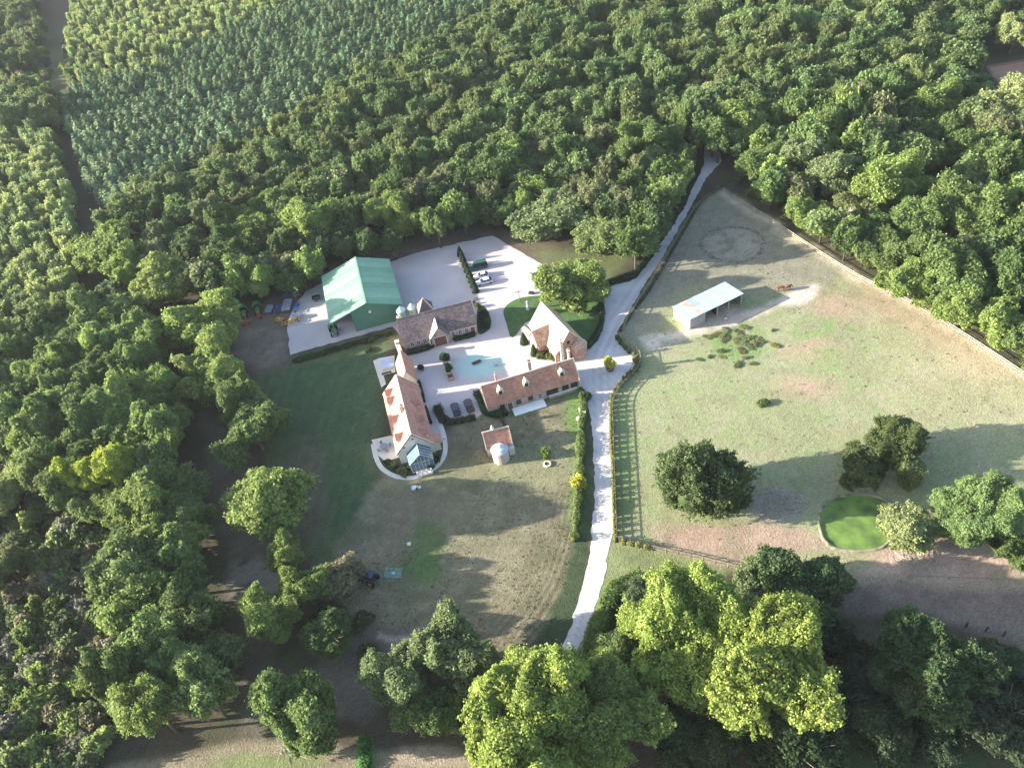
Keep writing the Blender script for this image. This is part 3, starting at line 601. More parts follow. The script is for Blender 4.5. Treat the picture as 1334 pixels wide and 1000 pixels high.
def wallM(L_, W_, side, s, z):
    if side == 'S': return Matrix.Translation((s, -W_ / 2, z)) @ Matrix.Rotation(math.pi, 4, 'Z')
    if side == 'N': return Matrix.Translation((s, W_ / 2, z))
    if side == 'E': return Matrix.Translation((L_ / 2, s, z)) @ Matrix.Rotation(-math.pi / 2, 4, 'Z')
    return Matrix.Translation((-L_ / 2, s, z)) @ Matrix.Rotation(math.pi / 2, 4, 'Z')
def roof_tiles(name, q, root, m, th=.16, rows=9, rs=None):
    """roof slope q=(ridge a, ridge b, eave b, eave a), laid in overlapping courses so each row has its own edge"""
    a_, b_, c_, d_ = [Vector(p) for p in q]; mb = MB(); n = (b_ - a_).cross(d_ - a_).normalized()
    if n.z < 0: n = -n
    for k in range(rows):
        t0, t1 = k / rows, (k + 1) / rows + .012
        A, B = a_.lerp(d_, t0), b_.lerp(c_, t0); C, D = b_.lerp(c_, min(1, t1)), a_.lerp(d_, min(1, t1)); up = n * .05
        vs = [A, B, C + up, D + up, A - n * th, B - n * th, C - n * (th - .001 * k), D - n * (th - .001 * k)]
        mb.add(vs, [(0, 1, 2, 3), (4, 7, 6, 5), (0, 4, 5, 1), (1, 5, 6, 2), (2, 6, 7, 3), (3, 7, 4, 0)])
    return mb.build(name, m, root)
def gable_house(name, label, A, B, W_, he, hr, wm, rm, cat='house', over=.35, gover=.25, verge=True, rows=10, west_m=None):
    """ridge runs from A to B (site points); W_ wall width; returns root, length"""
    A = Vector((A[0], A[1])); B = Vector((B[0], B[1])); c = (A + B) / 2; L_ = (B - A).length - 2 * gover; rz = math.atan2(B.y - A.y, B.x - A.x)
    root = empty(name, (c.x, c.y, 0), rz); tag(root, label, cat); h = L_ / 2; w_ = W_ / 2
    zr = hr - .2
    mb = MB(); vs = [(-h, -w_, 0), (-h, w_, 0), (-h, w_, he), (-h, 0, zr), (-h, -w_, he), (h, -w_, 0), (h, w_, 0), (h, w_, he), (h, 0, zr), (h, -w_, he)]
    mb.add(vs, [(0, 4, 3, 2, 1), (5, 6, 7, 8, 9), (0, 5, 9, 4), (1, 2, 7, 6), (3, 8, 7, 2), (4, 9, 8, 3)]); mb.build('wall', wm, root)
    k = (hr - he) / w_; H = h + gover; ze = he - k * over + .12
    roof_tiles('roof_slope', ((-H, 0, hr), (H, 0, hr), (H, -w_ - over, ze), (-H, -w_ - over, ze)), root, rm, rows=rows)
    roof_tiles('roof_slope', ((H, 0, hr), (-H, 0, hr), (-H, w_ + over, ze), (H, w_ + over, ze)), root, rm, rows=rows)
    MB().tube((-H, 0, hr + .03), (H, 0, hr + .03), .13, n=8).build('ridge_cap', VERGE if verge else rm, root)
    if verge:
        for s in (-1, 1):
            for e in (-1, 1):
                y1 = s * (w_ + over); X0, X1 = e * (H + .003), e * (H - .2)
                p = [Vector((X0, 0, hr + .09)), Vector((X1, 0, hr + .09)), Vector((X1, y1, ze + .09)), Vector((X0, y1, ze + .09))]
                MB().slab(p if (e * s) > 0 else p[::-1], .12).build('verge', VERGE, root)
    return root, L_
def dormer(root, x, side, W_, he, hr, w_, h_, depth, rm, wm, face='south', z0=None, hip=False):
    """small gabled dormer standing on a slope; side -1 = south slope"""
    k = (hr - he) / (W_ / 2); y0 = side * (W_ / 2 - depth); z0 = he + k * depth if z0 is None else z0
    ym = side * max(0, (W_ / 2 - depth) - (h_ + w_ * .45) / k); d = empty('dormer', (0, 0, 0)); d.parent = root
    bpy.data.objects.remove(d)
    mb = MB(); zt = z0 + h_; za = zt + w_ * .55
    P = [(x - w_ / 2, y0, z0 - .3), (x + w_ / 2, y0, z0 - .3), (x + w_ / 2, y0, zt), (x, y0, za), (x - w_ / 2, y0, zt), (x - w_ / 2, ym, z0 - .3), (x + w_ / 2, ym, z0 - .3), (x + w_ / 2, ym, zt), (x, ym, za), (x - w_ / 2, ym, zt)]
    mb.add(P, [(0, 1, 2, 3, 4), (5, 9, 8, 7, 6), (0, 4, 9, 5), (1, 6, 7, 2)])
    o = mb.build('dormer', wm, root); ov = .15
    yo = y0 + side * ov; kk = .55 * 2
    for s in (-1, 1):
        q_ = [Vector((x, yo, za + .08)), Vector((x, ym, za + .08)), Vector((x + s * (w_ / 2 + ov), ym, zt - ov * kk + .08)), Vector((x + s * (w_ / 2 + ov), yo, zt - ov * kk + .08))]
        if s * side < 0: q_ = q_[::-1]
        nrm = (q_[1] - q_[0]).cross(q_[3] - q_[0])
        if nrm.z < 0: q_ = q_[::-1]
        MB().slab(q_, .08).build('dormer_roof', rm, o)
    M = Matrix.Translation((x, y0, z0 + h_ * .5)) @ (Matrix.Rotation(math.pi, 4, 'Z') if side < 0 else Matrix.Identity(4))
    m = MB().box(-w_ * .3, w_ * .3, -.02, .04, -h_ * .38, h_ * .42, 0, M).build('pane', PANE, o)
    return o
def chimney(root, x, y, z0, z1, a=.6, b=.6, m=STONE, pots=1):
    o = MB().box(x - a / 2, x + a / 2, y - b / 2, y + b / 2, z0, z1).box(x - a / 2 - .07, x + a / 2 + .07, y - b / 2 - .07, y + b / 2 + .07, z1 + .001, z1 + .15).build('chimney', m, root)
    for k in range(pots): MB().lathe([(.14, z1 + .15), (.17, z1 + .2), (.12, z1 + .6)], 10, (x + (k - (pots - 1) / 2) * .4, y)).build('chimney_pot', TILE, o)
    return o

# --- green barn
a0 = at(430, 421, 5); a1 = at(523, 396, 5); b0 = at(417, 360, 5); ang = math.atan2(a1.y - a0.y, a1.x - a0.x)
BW = (a1 - a0).length; BL = 22.0; root = empty('green_barn', (a0.x, a0.y, 0), ang); tag(root, 'large barn with mint green metal roof and dark green walls on the gravel yard', 'barn')
ew, eh, rx, rh = .0, 5.0, BW * .54, 8.2
wl = MB(); x0, x1, y0, y1 = .35, BW - .35, .35, BL - .35
lev = lambda x: eh - .15 + (rh - eh) * (x / rx if x < rx else (BW - x) / (BW - rx))
bay = 5.6                                                                  # open bay at the west end of the south gable
wl.add([(bay, y0, 0), (x1, y0, 0), (x1, y0, lev(x1)), (rx, y0, lev(rx)), (bay, y0, lev(bay))], [(0, 1, 2, 3, 4)])
wl.add([(bay, y0 + .2, 0), (x1 - .2, y0 + .2, 0), (x1 - .2, y0 + .2, lev(x1)), (rx, y0 + .2, lev(rx)), (bay, y0 + .2, lev(bay))], [(4, 3, 2, 1, 0)])
wl.add([(x0, y0, lev(x0) - .7), (bay - .01, y0, lev(bay) - .7), (bay - .01, y0, lev(bay)), (x0, y0, lev(x0))], [(0, 1, 2, 3)])
wl.add([(x0, y1, 0), (x1, y1, 0), (x1, y1, lev(x1)), (rx, y1, lev(rx)), (x0, y1, lev(x0))], [(4, 3, 2, 1, 0)])
wl.box(x1 - .2, x1 - .001, y0 + .201, y1 - .01, 0, lev(x1) - .02); wl.box(x0, x0 + .2, y0 + 6, y1 - .01, 0, lev(x0) - .02); wl.box(bay - .1, bay + .1, y0 + .21, y0 + 7, 0, 5)
wl.build('wall', GREENWALL, root)
MB().tube((x0 + .1, y0 + .1, 0), (x0 + .1, y0 + .1, eh - .2), .13).build('post', STEEL, root); MB().tube((x0 + .1, y0 + 5.9, 0), (x0 + .1, y0 + 5.9, eh - .2), .13).build('post', STEEL, root)
NP = 9
for sd in (0, 1):
    for k in range(NP):
        ya, yb = BL * k / NP + (.0 if k else -.15), BL * (k + 1) / NP - .03
        if sd == 0: qq = [(-.25, ya, eh - .08), (rx, ya, rh), (rx, yb, rh), (-.25, yb, eh - .08)]
        else: qq = [(rx + .001, ya, rh), (BW + .25, ya, eh - .08), (BW + .25, yb, eh - .08), (rx + .001, yb, rh)]
        MB().slab([(p[0], p[1], p[2] + .03 * (k % 2)) for p in qq], .08).build('roof_panel', (GREENROOF, GREENROOF2, GREENROOF3)[(k * 5 + sd * 2) % 3], root)
for xq, yq in ((rx * .55, 4), (rx * .62, 15.5), (rx * .3, 9)):
    z_ = eh + (rh - eh) * xq / rx + .10
    MB().slab([(xq - 1.1, yq, z_ - .02 - (rh - eh) / rx * 1.1), (xq + 1.1, yq, z_ - .02 + (rh - eh) / rx * 1.1), (xq + 1.1, yq + 1, z_ - .02 + (rh - eh) / rx * 1.1), (xq - 1.1, yq + 1, z_ - .02 - (rh - eh) / rx * 1.1)], .05).build('rooflight', GREENLITE, root)
MB().box(rx - .22, rx + .22, -.2, BL, rh + .06, rh + .12).build('ridge_cap', GREENROOF, root)
v = MB().lathe([(.36, -.04), (.36, .04)], 14).build('round_vent', WHITE, root); v.rotation_euler = (math.pi / 2, 0, 0); v.location = (rx + .3, y0 - .05, 5.0)
MB().box(BW - .3, BW - .05, .01, BL, eh - .35, eh - .18).build('gutter', GREENWALL, root)

# --- two silos by the barn
for px, lab in ((527, 'left of the two mint green silos beside the green barn'), (541, 'right of the two mint green silos, next to the dark roofed building')):
    p = at(px, 422 - (px - 527) * .25); s = empty('silo', p); tag(s, lab, 'silo', 'two green silos')
    MB().lathe([(1.15, .9), (1.2, 1.0), (1.2, 4.6), (1.15, 4.65)], 20).build('tank', MINT, s, smooth=False)
    MB().lathe([(1.28, 4.66), (.25, 5.6), (.22, 5.75)], 20).build('cone_roof', mat('pale_silo_top', (.6, .68, .64), .4, .05, 2, .02, metal=.3), s)
    MB().lathe([(.2, .3), (1.15, .899)], 16).build('hopper', MINT, s)
    for k in range(4): MB().tube((1.0 * math.cos(k * 1.57 + .8), 1.0 * math.sin(k * 1.57 + .8), 0), (1.0 * math.cos(k * 1.57 + .8), 1.0 * math.sin(k * 1.57 + .8), 1.0), .07).build('leg', STEEL, s)
    MB().tube((1.3, 0, .3), (1.3, 0, 4.6), .04).tube((1.3, .35, .3), (1.3, .35, 4.6), .04).build('ladder', STEEL, s)

# --- stable with dark roof
A, B = at(515.5, 416.5, 7), at(613.5, 391.5, 7); SW = 8.2
root, SL = gable_house('stable_block', 'long low stone building with a dark brown tiled roof and sunlit pale central gable', A, B, SW, 3.1, 7, STONE, DARKTILE, 'building', verge=False, rows=14)
for x in (-7.2, -5.6, -4.0): window(root, wallM(SL, SW, 'S', x, 1.6), .8, 1.2)
for x in (3.2, 5.0, 6.6): window(root, wallM(SL, SW, 'S', x, 1.6), .8, 1.2)
door(root, wallM(SL, SW, 'S', 8.2, 0), 1.1, 2.2); door(root, wallM(SL, SW, 'S', -2.6, 0), 1.0, 2.2, DARKWOOD)
# central cross gable with porch: west slope painted cream as if sunlit, big brown doors below
cx = -.2; m = MB(); gw = 2.2; yo = -SW / 2 - 1.2
m.add([(cx - gw, yo, 0), (cx + gw, yo, 0), (cx + gw, yo, 3.0), (cx, yo, 5.7), (cx - gw, yo, 3.0), (cx - gw, -1.2, 0), (cx + gw, -1.2, 0), (cx + gw, -1.2, 3.0), (cx, -1.2, 5.7), (cx - gw, -1.2, 3.0)], [(0, 1, 2, 3, 4), (0, 4, 9, 5), (1, 6, 7, 2)])
g = m.build('central_gable', STONE, root)
MB().slab([(cx, yo - .3, 5.85), (cx, -1.0, 5.85), (cx - gw - .25, -1.9, 2.85), (cx - gw - .25, yo - .3, 2.85)], .12).build('gable_roof', VERGE, g)  # pale verge colour here stands for sun on the slope
MB().slab([(cx + gw + .25, yo - .3, 2.85), (cx + gw + .25, -1.9, 2.85), (cx, -1.0, 5.85), (cx, yo - .3, 5.85)], .12).build('gable_roof', DARKTILE, g)
door(g, Matrix.Translation((cx, yo, 0)) @ Matrix.Rotation(math.pi, 4, 'Z'), 3.0, 2.7, BROWN)
for x in (-1.0, 1.0): MB().tube((cx + x * 2.6, yo - .2, 0), (cx + x * 2.6, yo - .2, 3.0), .1).build('post', PALEWOOD, root)
# pyramid roofed stair turret behind the ridge
tx, ty = 1.2 - 3.0, SW / 2 + .6; m = MB().box(tx - 1.7, tx + 1.7, ty - 1.7, ty + 1.7, 0, 5.0); t_ = m.build('rear_turret', STONE, root)
pts = [(tx - 2, ty - 2, 4.9), (tx + 2, ty - 2, 4.9), (tx + 2, ty + 2, 4.9), (tx - 2, ty + 2, 4.9), (tx, ty, 8.0)]
MB().add(pts, [(0, 1, 4), (1, 2, 4), (2, 3, 4), (3, 0, 4), (3, 2, 1, 0)]).build('pyramid_roof', DARKTILE, t_)
MB().tube((tx - 2, ty - 2, 4.95), (tx, ty, 8.05), .12, n=5).tube((tx + 2, ty - 2, 4.95), (tx, ty, 8.05), .12, n=5).build('hip_cap', VERGE, t_)
chimney(root, -SL / 2 + .35, 1.2, 3, 6.7, .5, .8, CREAM)

# --- west house
A, B = at(516, 488, 8), at(535.5, 566, 8); WW = 7.6
root, WL = gable_house('west_house', 'long house with rose tiled roof, dormers and a glass conservatory at its near end', A, B, WW, 3.6, 8, CREAM, TILEB, 'house', rows=14)
# local: +x = towards the south end, -y = west? (axis points south so +y is east)
for x in (-7.6, -4.9, 1.2, 6.8): dormer(root, x, -1, WW, 3.6, 8, 1.7, 1.3, .5, TILEB, CREAM)
for x in (-2.0, 3.2, 7.2): dormer(root, x, 1, WW, 3.6, 8, 1.9, 1.3, .35, TILEB, CREAM)
for x in (-7.8, -5.5, 5.2): window(root, wallM(WL, WW, 'N', x, 1.6), 1.0, 1.3)
for x in (-6.5, -2.5, 0.5, 4.5, 7.5): window(root, wallM(WL, WW, 'S', x, 1.6), 1.0, 1.3)
for x in (-3.6, 1.6): door(root, wallM(WL, WW, 'N', x, 0), 2.2, 2.3, DARKWOOD)
window(root, wallM(WL, WW, 'E', 0.0, 6.4), .5, .5, bars=0); window(root, wallM(WL, WW, 'E', -2.2, 4.6), .45, .45, bars=0)
chimney(root, 1.5, -.6, 6.6, 8.9, .7, .7, STONE)
# small side porch on the east
po = MB().box(WL / 2 - 3.0, WL / 2 - .9, WW / 2 + .001, WW / 2 + 1.5, 0, 2.3).build('side_porch', CREAM, root)
MB().slab([(WL / 2 - 3.3, WW / 2, 3.2), (WL / 2 - .6, WW / 2, 3.2), (WL / 2 - .6, WW / 2 + 1.9, 2.3), (WL / 2 - 3.3, WW / 2 + 1.9, 2.3)][::-1], .1).build('porch_roof', TILEB, po)
# conservatory: gabled glasshouse
CWd, CL = 4.8, 3.5; X0 = WL / 2 + .02; X1 = X0 + CL; ch, cr_ = 2.7, 5.0; cy = .5
cons = MB().box(X0, X1, cy - CWd / 2, cy + CWd / 2, 0, .5).build('conservatory', STONE, root)
BAR = mat('grey_blue_glazing_bars', (.5, .54, .56), .5, .05, 3, .02)
for s in (-1, 1):
    for k in range(4):
        xa, xb = X0 + CL * k / 4 + .05, X0 + CL * (k + 1) / 4 - .05
        qd = [(xa, cy, cr_), (xb, cy, cr_), (xb, cy + s * (CWd / 2 + .2), ch), (xa, cy + s * (CWd / 2 + .2), ch)]
        MB().slab(qd if s < 0 else qd[::-1], .04).build('roof_pane', BLUEPANE, cons)
        MB().box(xa, xb, cy + s * (CWd / 2) - .02, cy + s * (CWd / 2) + .02, .5, ch - .05).build('side_pane', BLUEPANE, cons)
bars = MB(); bars.tube((X0, cy, cr_ + .03), (X1 + .1, cy, cr_ + .03), .09, n=6)
for k in range(5):
    x = X0 + CL * k / 4
    for s in (-1, 1): bars.tube((x, cy, cr_ + .02), (x, cy + s * (CWd / 2 + .2), ch + .02), .055, n=5).tube((x, cy + s * CWd / 2, .5), (x, cy + s * CWd / 2, ch), .05, n=5)
for s in (-1, 1): bars.tube((X0, cy + s * (CWd / 2 + .15), ch), (X1, cy + s * (CWd / 2 + .15), ch), .08, n=5)
for y in (-1.5, -.75, 0, .75, 1.5): bars.tube((X1, cy + y, .5), (X1, cy + y, ch + (cr_ - ch) * (1 - abs(y) / 2.4)), .05, n=5)
bars.tube((X1, cy - CWd / 2, ch), (X1, cy + CWd / 2, ch), .06, n=5); bars.build('glazing_bars', BAR, cons)
MB().add([(X1 - .02, cy - CWd / 2, .5), (X1 - .02, cy + CWd / 2, .5), (X1 - .02, cy + CWd / 2, ch), (X1 - .02, cy, cr_), (X1 - .02, cy - CWd / 2, ch)], [(0, 1, 2, 3, 4)]).build('gable_pane', BLUEPANE, cons)
st = MB().box(X1 + .01, X1 + 1.6, cy - 1.7, cy + 1.7, 0, .35).build('front_step', CREAM, cons)
for y in (-1.5, -.5, .5, 1.5): MB().box(X1 + 1.25, X1 + 1.5, cy + y - .13, cy + y + .13, .351, 1.5).build('pillar', WHITE, cons)
# north wing of the west house (lower roof)
A, B = at(521, 455, 6.5), at(528.5, 483, 6.5); 
root, NL = gable_house('north_wing', 'narrow lower wing with steep rose tiled roof next to the dark roofed building', A, B, 3.4, 3.2, 6.5, CREAM, TILEB, 'house', gover=.1, verge=False, rows=10)
window(root, wallM(NL, 3.4, 'N', -1.0, 1.6), .9, 1.2); door(root, wallM(NL, 3.4, 'N', 1.4, 0), 1.1, 2.2, DARKWOOD)
A, B = at(518.5, 449, 5.4), at(522, 458, 5.4)
o = empty('stone_link_wall', (A.x, A.y, 0), math.atan2(B.y - A.y, B.x - A.x)); tag(o, 'short pale stone wall with white capped pillar between dark roof and rose roof', 'wall')
MB().box(-2.6, 2.2, -.45, .45, 0, 4.4).build('wall', CREAM, o); MB().box(-2.3, -1.5, -.45, .45, 4.401, 5.0).build('pillar', STONE, o); MB().box(-2.4, -1.4, -.55, .55, 5.001, 5.12).build('cap', WHITE, o)

# --- south long house
A, B = at(625.5, 503, 6.5), at(747.3, 466.4, 6.5); HW = 6.2
root, HL = gable_house('south_house', 'long stone house with pink clay tiled roof, three small dormers and a tall chimney', A, B, HW, 2.9, 6.5, STONE, TILE, 'house', rows=12)
for x in (-7.0, -1.0, 7.3): dormer(root, x, -1, HW, 2.9, 6.5, 1.25, 1.1, 1.1, VERGE, CREAM)
chimney(root, .8, .9, 4.8, 8.6, .75, 1.0, STONE, 2); chimney(root, -6.9, 1.6, 4.4, 7.0, .45, .45, STONE); chimney(root, 7.2, 1.2, 4.6, 7.2, .4, .4, STONE); chimney(root, 10.3, 1.5, 4.2, 7.8, .5, .6, CREAM)
for x in (-7.4, -3.6, -.8): window(root, wallM(HL, HW, 'S', x, 1.5), 1.0, 1.2, frm=BROWN)
for x in (1.4,): window(root, wallM(HL, HW, 'S', x, 1.4), .8, 1.2, frm=CREAM)
window(root, wallM(HL, HW, 'S', 4.3, 1.6), 2.6, 1.5, frm=BROWN); window(root, wallM(HL, HW, 'S', 7.4, 1.5), 1.4, 1.5, frm=BROWN); window(root, wallM(HL, HW, 'S', 9.5, 1.6), 1.5, 1.3, frm=BROWN)
door(root, wallM(HL, HW, 'S', -5.6, 0), 1.1, 2.1)
for x in (-8, -4, 0, 4, 8): window(root, wallM(HL, HW, 'N', x, 1.5), 1.0, 1.2)
# low garden wall along its south side
A, B = at(716, 519), at(757, 506); o = empty('garden_wall', A, math.atan2(B.y - A.y, B.x - A.x)); tag(o, 'low pale stone wall on the grass along the front of the long pink roofed house', 'wall')
Lw = (B - A).length; MB().box(0, Lw, -.2, .2, 0, .7).build('wall', STONE, o); MB().box(-.05, Lw + .05, -.27, .27, .701, .8).build('coping', CREAM, o)
# long white slab
A, B, C_, D_ = atn([(671, 542.6), (712.3, 529.5), (708, 520), (667.5, 533)]); o = empty('white_terrace_slab', (A + C_) / 2, math.atan2(B.y - A.y, B.x - A.x)); tag(o, 'long white rectangular slab lying on the lawn in front of the pink roofed long house', 'terrace')
ll, lw_ = (B - A).length, (D_ - A).length; MB().box(-ll / 2, ll / 2, -lw_ / 2, lw_ / 2, 0, .3).build('slab', WHITE, o, bevel=.03)
for k in range(6): MB().box(-ll / 2 + ll * k / 6 + .03, -ll / 2 + ll * (k + 1) / 6 - .03, -lw_ / 2 + .1, lw_ / 2 - .1, .301, .34).build('panel', WHITE, o)

# --- cottage
A, B = at(705, 393.5, 8), at(741.5, 432, 8); CW = 7.4
root, CLn = gable_house('cottage', 'pink brick cottage with steep buff tiled roof and a round end wall by the road', A, B, CW, 3.0, 8, PINKSTONE, BUFFTILE, 'house', rows=14)
# local: x south-east, -y = west; cross wing to the west
wx0 = -.6; m = MB(); hw = 2.3; yo = -CW / 2 - 2.2
m.add([(wx0 - hw, yo, 0), (wx0 + hw, yo, 0), (wx0 + hw, yo, 2.8), (wx0, yo, 5.9), (wx0 - hw, yo, 2.8), (wx0 - hw, -.8, 0), (wx0 + hw, -.8, 0), (wx0 + hw, -.8, 2.8), (wx0, -.8, 5.9), (wx0 - hw, -.8, 2.8)], [(0, 1, 2, 3, 4), (0, 4, 9, 5), (1, 6, 7, 2)])
g = m.build('west_wing', PINKSTONE, root)
roof_tiles('wing_roof', ((wx0, yo - .3, 6.1), (wx0, -.8, 6.1), (wx0 + hw + .3, -.8, 2.75), (wx0 + hw + .3, yo - .3, 2.75)), g, BUFFTILE, .12, 8)
roof_tiles('wing_roof', ((wx0, -.8, 6.1), (wx0, yo - .3, 6.1), (wx0 - hw - .3, yo - .3, 2.75), (wx0 - hw - .3, -.8, 2.75)), g, BUFFTILE, .12, 8)
door(g, Matrix.Translation((wx0, yo, 0)) @ Matrix.Rotation(math.pi, 4, 'Z'), 1.2, 2.2)
m = MB().lathe([(2.0, 0), (2.0, 3.4)], 18, (CLn / 2 + .3, 1.9)); m.build('round_end', PINKSTONE, root); MB().lathe([(2.2, 3.401), (.1, 5.0)], 18, (CLn / 2 + .3, 1.9)).build('round_end_roof', BUFFTILE, root)
window(root, wallM(CLn, CW, 'E', -.4, 4.9), .8, 1.0, bars=0, frm=STONE); window(root, wallM(CLn, CW, 'E', -2.2, 1.5), .9, 1.2)
chimney(root, CLn / 2 + .5, -2.6, 0, 6.8, .7, .7, CREAM)
window(root, wallM(CLn, CW, 'S', 3.6, 1.6), 1.1, 1.2); window(root, wallM(CLn, CW, 'S', -4.6, 1.6), 1.1, 1.2)
for x in (-3, 0, 3): window(root, wallM(CLn, CW, 'N', x, 1.6), 1.0, 1.2)

# --- little dovecote building with round turret
A, B = at(627.6, 563.5, 5.6), at(662.8, 555, 5.6)
root, DL = gable_house('bread_oven_house', 'tiny square outbuilding with pink tiled roof and round pale turret on the lawn', A, B, 4.0, 3.0, 5.6, STONE, TILE, 'outbuilding', rows=7, verge=True)
tpos = (-.1 , -3.3); t_ = MB().lathe([(1.75, 0), (1.75, 2.9)], 22, tpos).build('round_turret', mat('buff_render', (.5, .42, .35), .9, .15, 3, .3), root)
MB().lathe([(1.9, 2.901), (1.85, 3.1), (1.2, 3.6), (.2, 3.9)], 22, tpos).build('domed_cap', mat('pale_lead_cap', (.45, .47, .5), .5, .1, 3, .05), t_)
MB().box(1.8, 3.0, -3.0, -1.9, 0, 2.2).build('lean_to', LIGHTBOARD, root); MB().lathe([(.35, 5.3), (.45, 5.7), (.3, 6.2), (.02, 6.9)], 8, (-.6, .3)).build('finial', CREAM, root)
door(root, wallM(DL, 4.0, 'E', 0, 0), .9, 2.0)

# --- field shelter
A = at(899, 415, 3.3); Bq = at(967, 382, 3.3); ang = math.atan2(Bq.y - A.y, Bq.x - A.x); SLn = (Bq - A).length; SWd = 6.2
root = empty('field_shelter', (A.x, A.y, 0), ang); tag(root, 'open fronted field shelter with pale blue metal roof in the paddock', 'shed')
zf, zb = 3.3, 2.9; np_ = 8
for k in range(np_):
    xa, xb = SLn * k / np_ - (.2 if k == 0 else 0), SLn * (k + 1) / np_ - .02 + (.2 if k == np_ - 1 else 0)
    for j, (ya, yb) in enumerate(((-.3, SWd * .5 - .02), (SWd * .5, SWd + .3))):
        z0_, z1_ = zf + (zb - zf) * ya / SWd, zf + (zb - zf) * yb / SWd
        m_ = RUSTSHEET if (k, j) in ((1, 0), (1, 1)) else BLUESHEET if (k, j) in ((2, 1),) else SHEET
        o = MB().slab([(xa, ya, z0_ + .03 * (k % 2)), (xb, ya, z0_ + .03 * (k % 2)), (xb, yb, z1_ + .03 * (k % 2)), (xa, yb, z1_ + .03 * (k % 2))], .06).build('roof_panel', m_, root)
        if m_ is RUSTSHEET: o['label'] = 'rust stained roof sheet'
        if m_ is BLUESHEET: o['label'] = 'blue stained roof sheet'
MB().box(0, .12, 0, SWd, 0, 2.8).build('side_wall', LIGHTBOARD, root); MB().box(.121, 4.6, 0, .12, 0, 3.15).build('front_wall', GREYBOARD, root); MB().box(.121, SLn, SWd - .12, SWd, 0, 2.7).build('rear_wall', GREYBOARD, root)
MB().box(SLn - .12, SLn, .2, SWd - .121, 0, 2.0).build('end_wall', WOOD, root)
for x in (8.2, 11.6, SLn - .1): MB().box(x - .09, x + .09, .0, .18, 0, 3.15).build('post', PALEWOOD, root)
for x in (4.6, 8.2): MB().box(x, x + .1, .5, SWd - .2, 0, 2.2).build('partition', DARKWOOD, root)
sheet('shelter_floor', atn([(948, 417), (968, 406), (972, 412), (960, 424), (925, 432)]), .02, mat('trodden_earth', (.42, .34, .29), .95, .2, 2, .4))

# ==================================================================== FENCES
print('fences')
POSTP = MB().box(-.07, .07, -.07, .07, 0, 1).build('post', PALEWOOD).data; RAILP = MB().box(0, 1, -.025, .025, -.06, .06).build('rail', PALEWOOD).data
for o in [o for o in COL.objects if o.data in (POSTP, RAILP) and o.data]: bpy.data.objects.remove(o)
DPOST = POSTP.copy(); DPOST.materials[0] = WOOD; DRAIL = RAILP.copy(); DRAIL.materials[0] = WOOD
def mk(name, me, parent, loc, rot=(0, 0, 0), sc_=(1, 1, 1)):
    o = bpy.data.objects.new(name, me); COL.objects.link(o); o.parent = parent; o.location = loc; o.rotation_euler = rot; o.scale = sc_; return o
def fence(pts, label, h=1.35, rails=3, sp=2.6, dark=False, z=0):
    P = smooth([at(*p) for p in pts], 8); L_ = [0]
    for i in range(1, len(P)): L_.append(L_[-1] + (P[i] - P[i - 1]).length)
    n = max(2, int(L_[-1] / sp)); Q = []
    for k in range(n + 1):
        s = L_[-1] * k / n; i = max(j for j in range(len(L_)) if L_[j] <= s + 1e-6); i = min(i, len(P) - 2); Q.append(P[i].lerp(P[i + 1], (s - L_[i]) / max(1e-6, L_[i + 1] - L_[i])))
    root = empty('fence', Q[0]); tag(root, label, 'fence'); rs = random.Random(len(label)); p0 = Q[0].copy()
    for k, q in enumerate(Q):
        mk('post', DPOST if dark else POSTP, root, q - p0, (rs.uniform(-.04, .04), rs.uniform(-.04, .04), rs.uniform(-.3, .3)), (1, 1, h + rs.uniform(-.05, .05)))
        if k < n:
            d = Q[k + 1] - q; a_ = math.atan2(d.y, d.x)
            for r in range(rails): mk('rail', DRAIL if dark else RAILP, root, q - p0 + Vector((0, 0, h * (r + .75) / (rails + .1))), (0, rs.uniform(-.008, .008), a_), (d.length, 1, 1))
    return root
fence([(942, 250), (1000, 286), (1060, 326), (1120, 363), (1190, 398), (1260, 441), (1345, 497)], 'pale post and rail fence along the wood on the far right side of the paddock', 1.2, 2, 2.6)
fence([(936, 248), (905, 275), (872, 330), (838, 385), (812, 430), (818, 448), (833, 462), (831, 482), (801, 518), (799, 560), (801, 620), (804, 704)], 'grey post and rail fence between the gravel road and the paddock', 1.5, 3, 1.9, dark=True)
fence([(806, 706), (850, 715), (900, 726), (965, 742)], 'short dark post and rail fence at the bottom left corner of the paddock', 1.2, 3, 2.2, dark=True)
fence([(1183, 752), (1260, 755), (1345, 758)], 'low dark rail fence on the bare ground below the pond', 1.0, 1, 5.5, dark=True)
for k, (px, py) in enumerate([(1258, 812), (1284, 818), (1307, 824)]):
    o = empty('wooden_post', at(px, py + 4), .3 * k); tag(o, ['leftmost', 'middle', 'rightmost'][k] + ' of three short dark posts standing in the bare field at bottom right', 'post', 'posts in the bare field')
    MB().box(-.12, .12, -.12, .12, 0, 1.3).build('post_shaft', DARKWOOD, o); MB().box(-.15, .15, -.15, .15, 1.301, 1.38).build('post_cap', DARKWOOD, o)

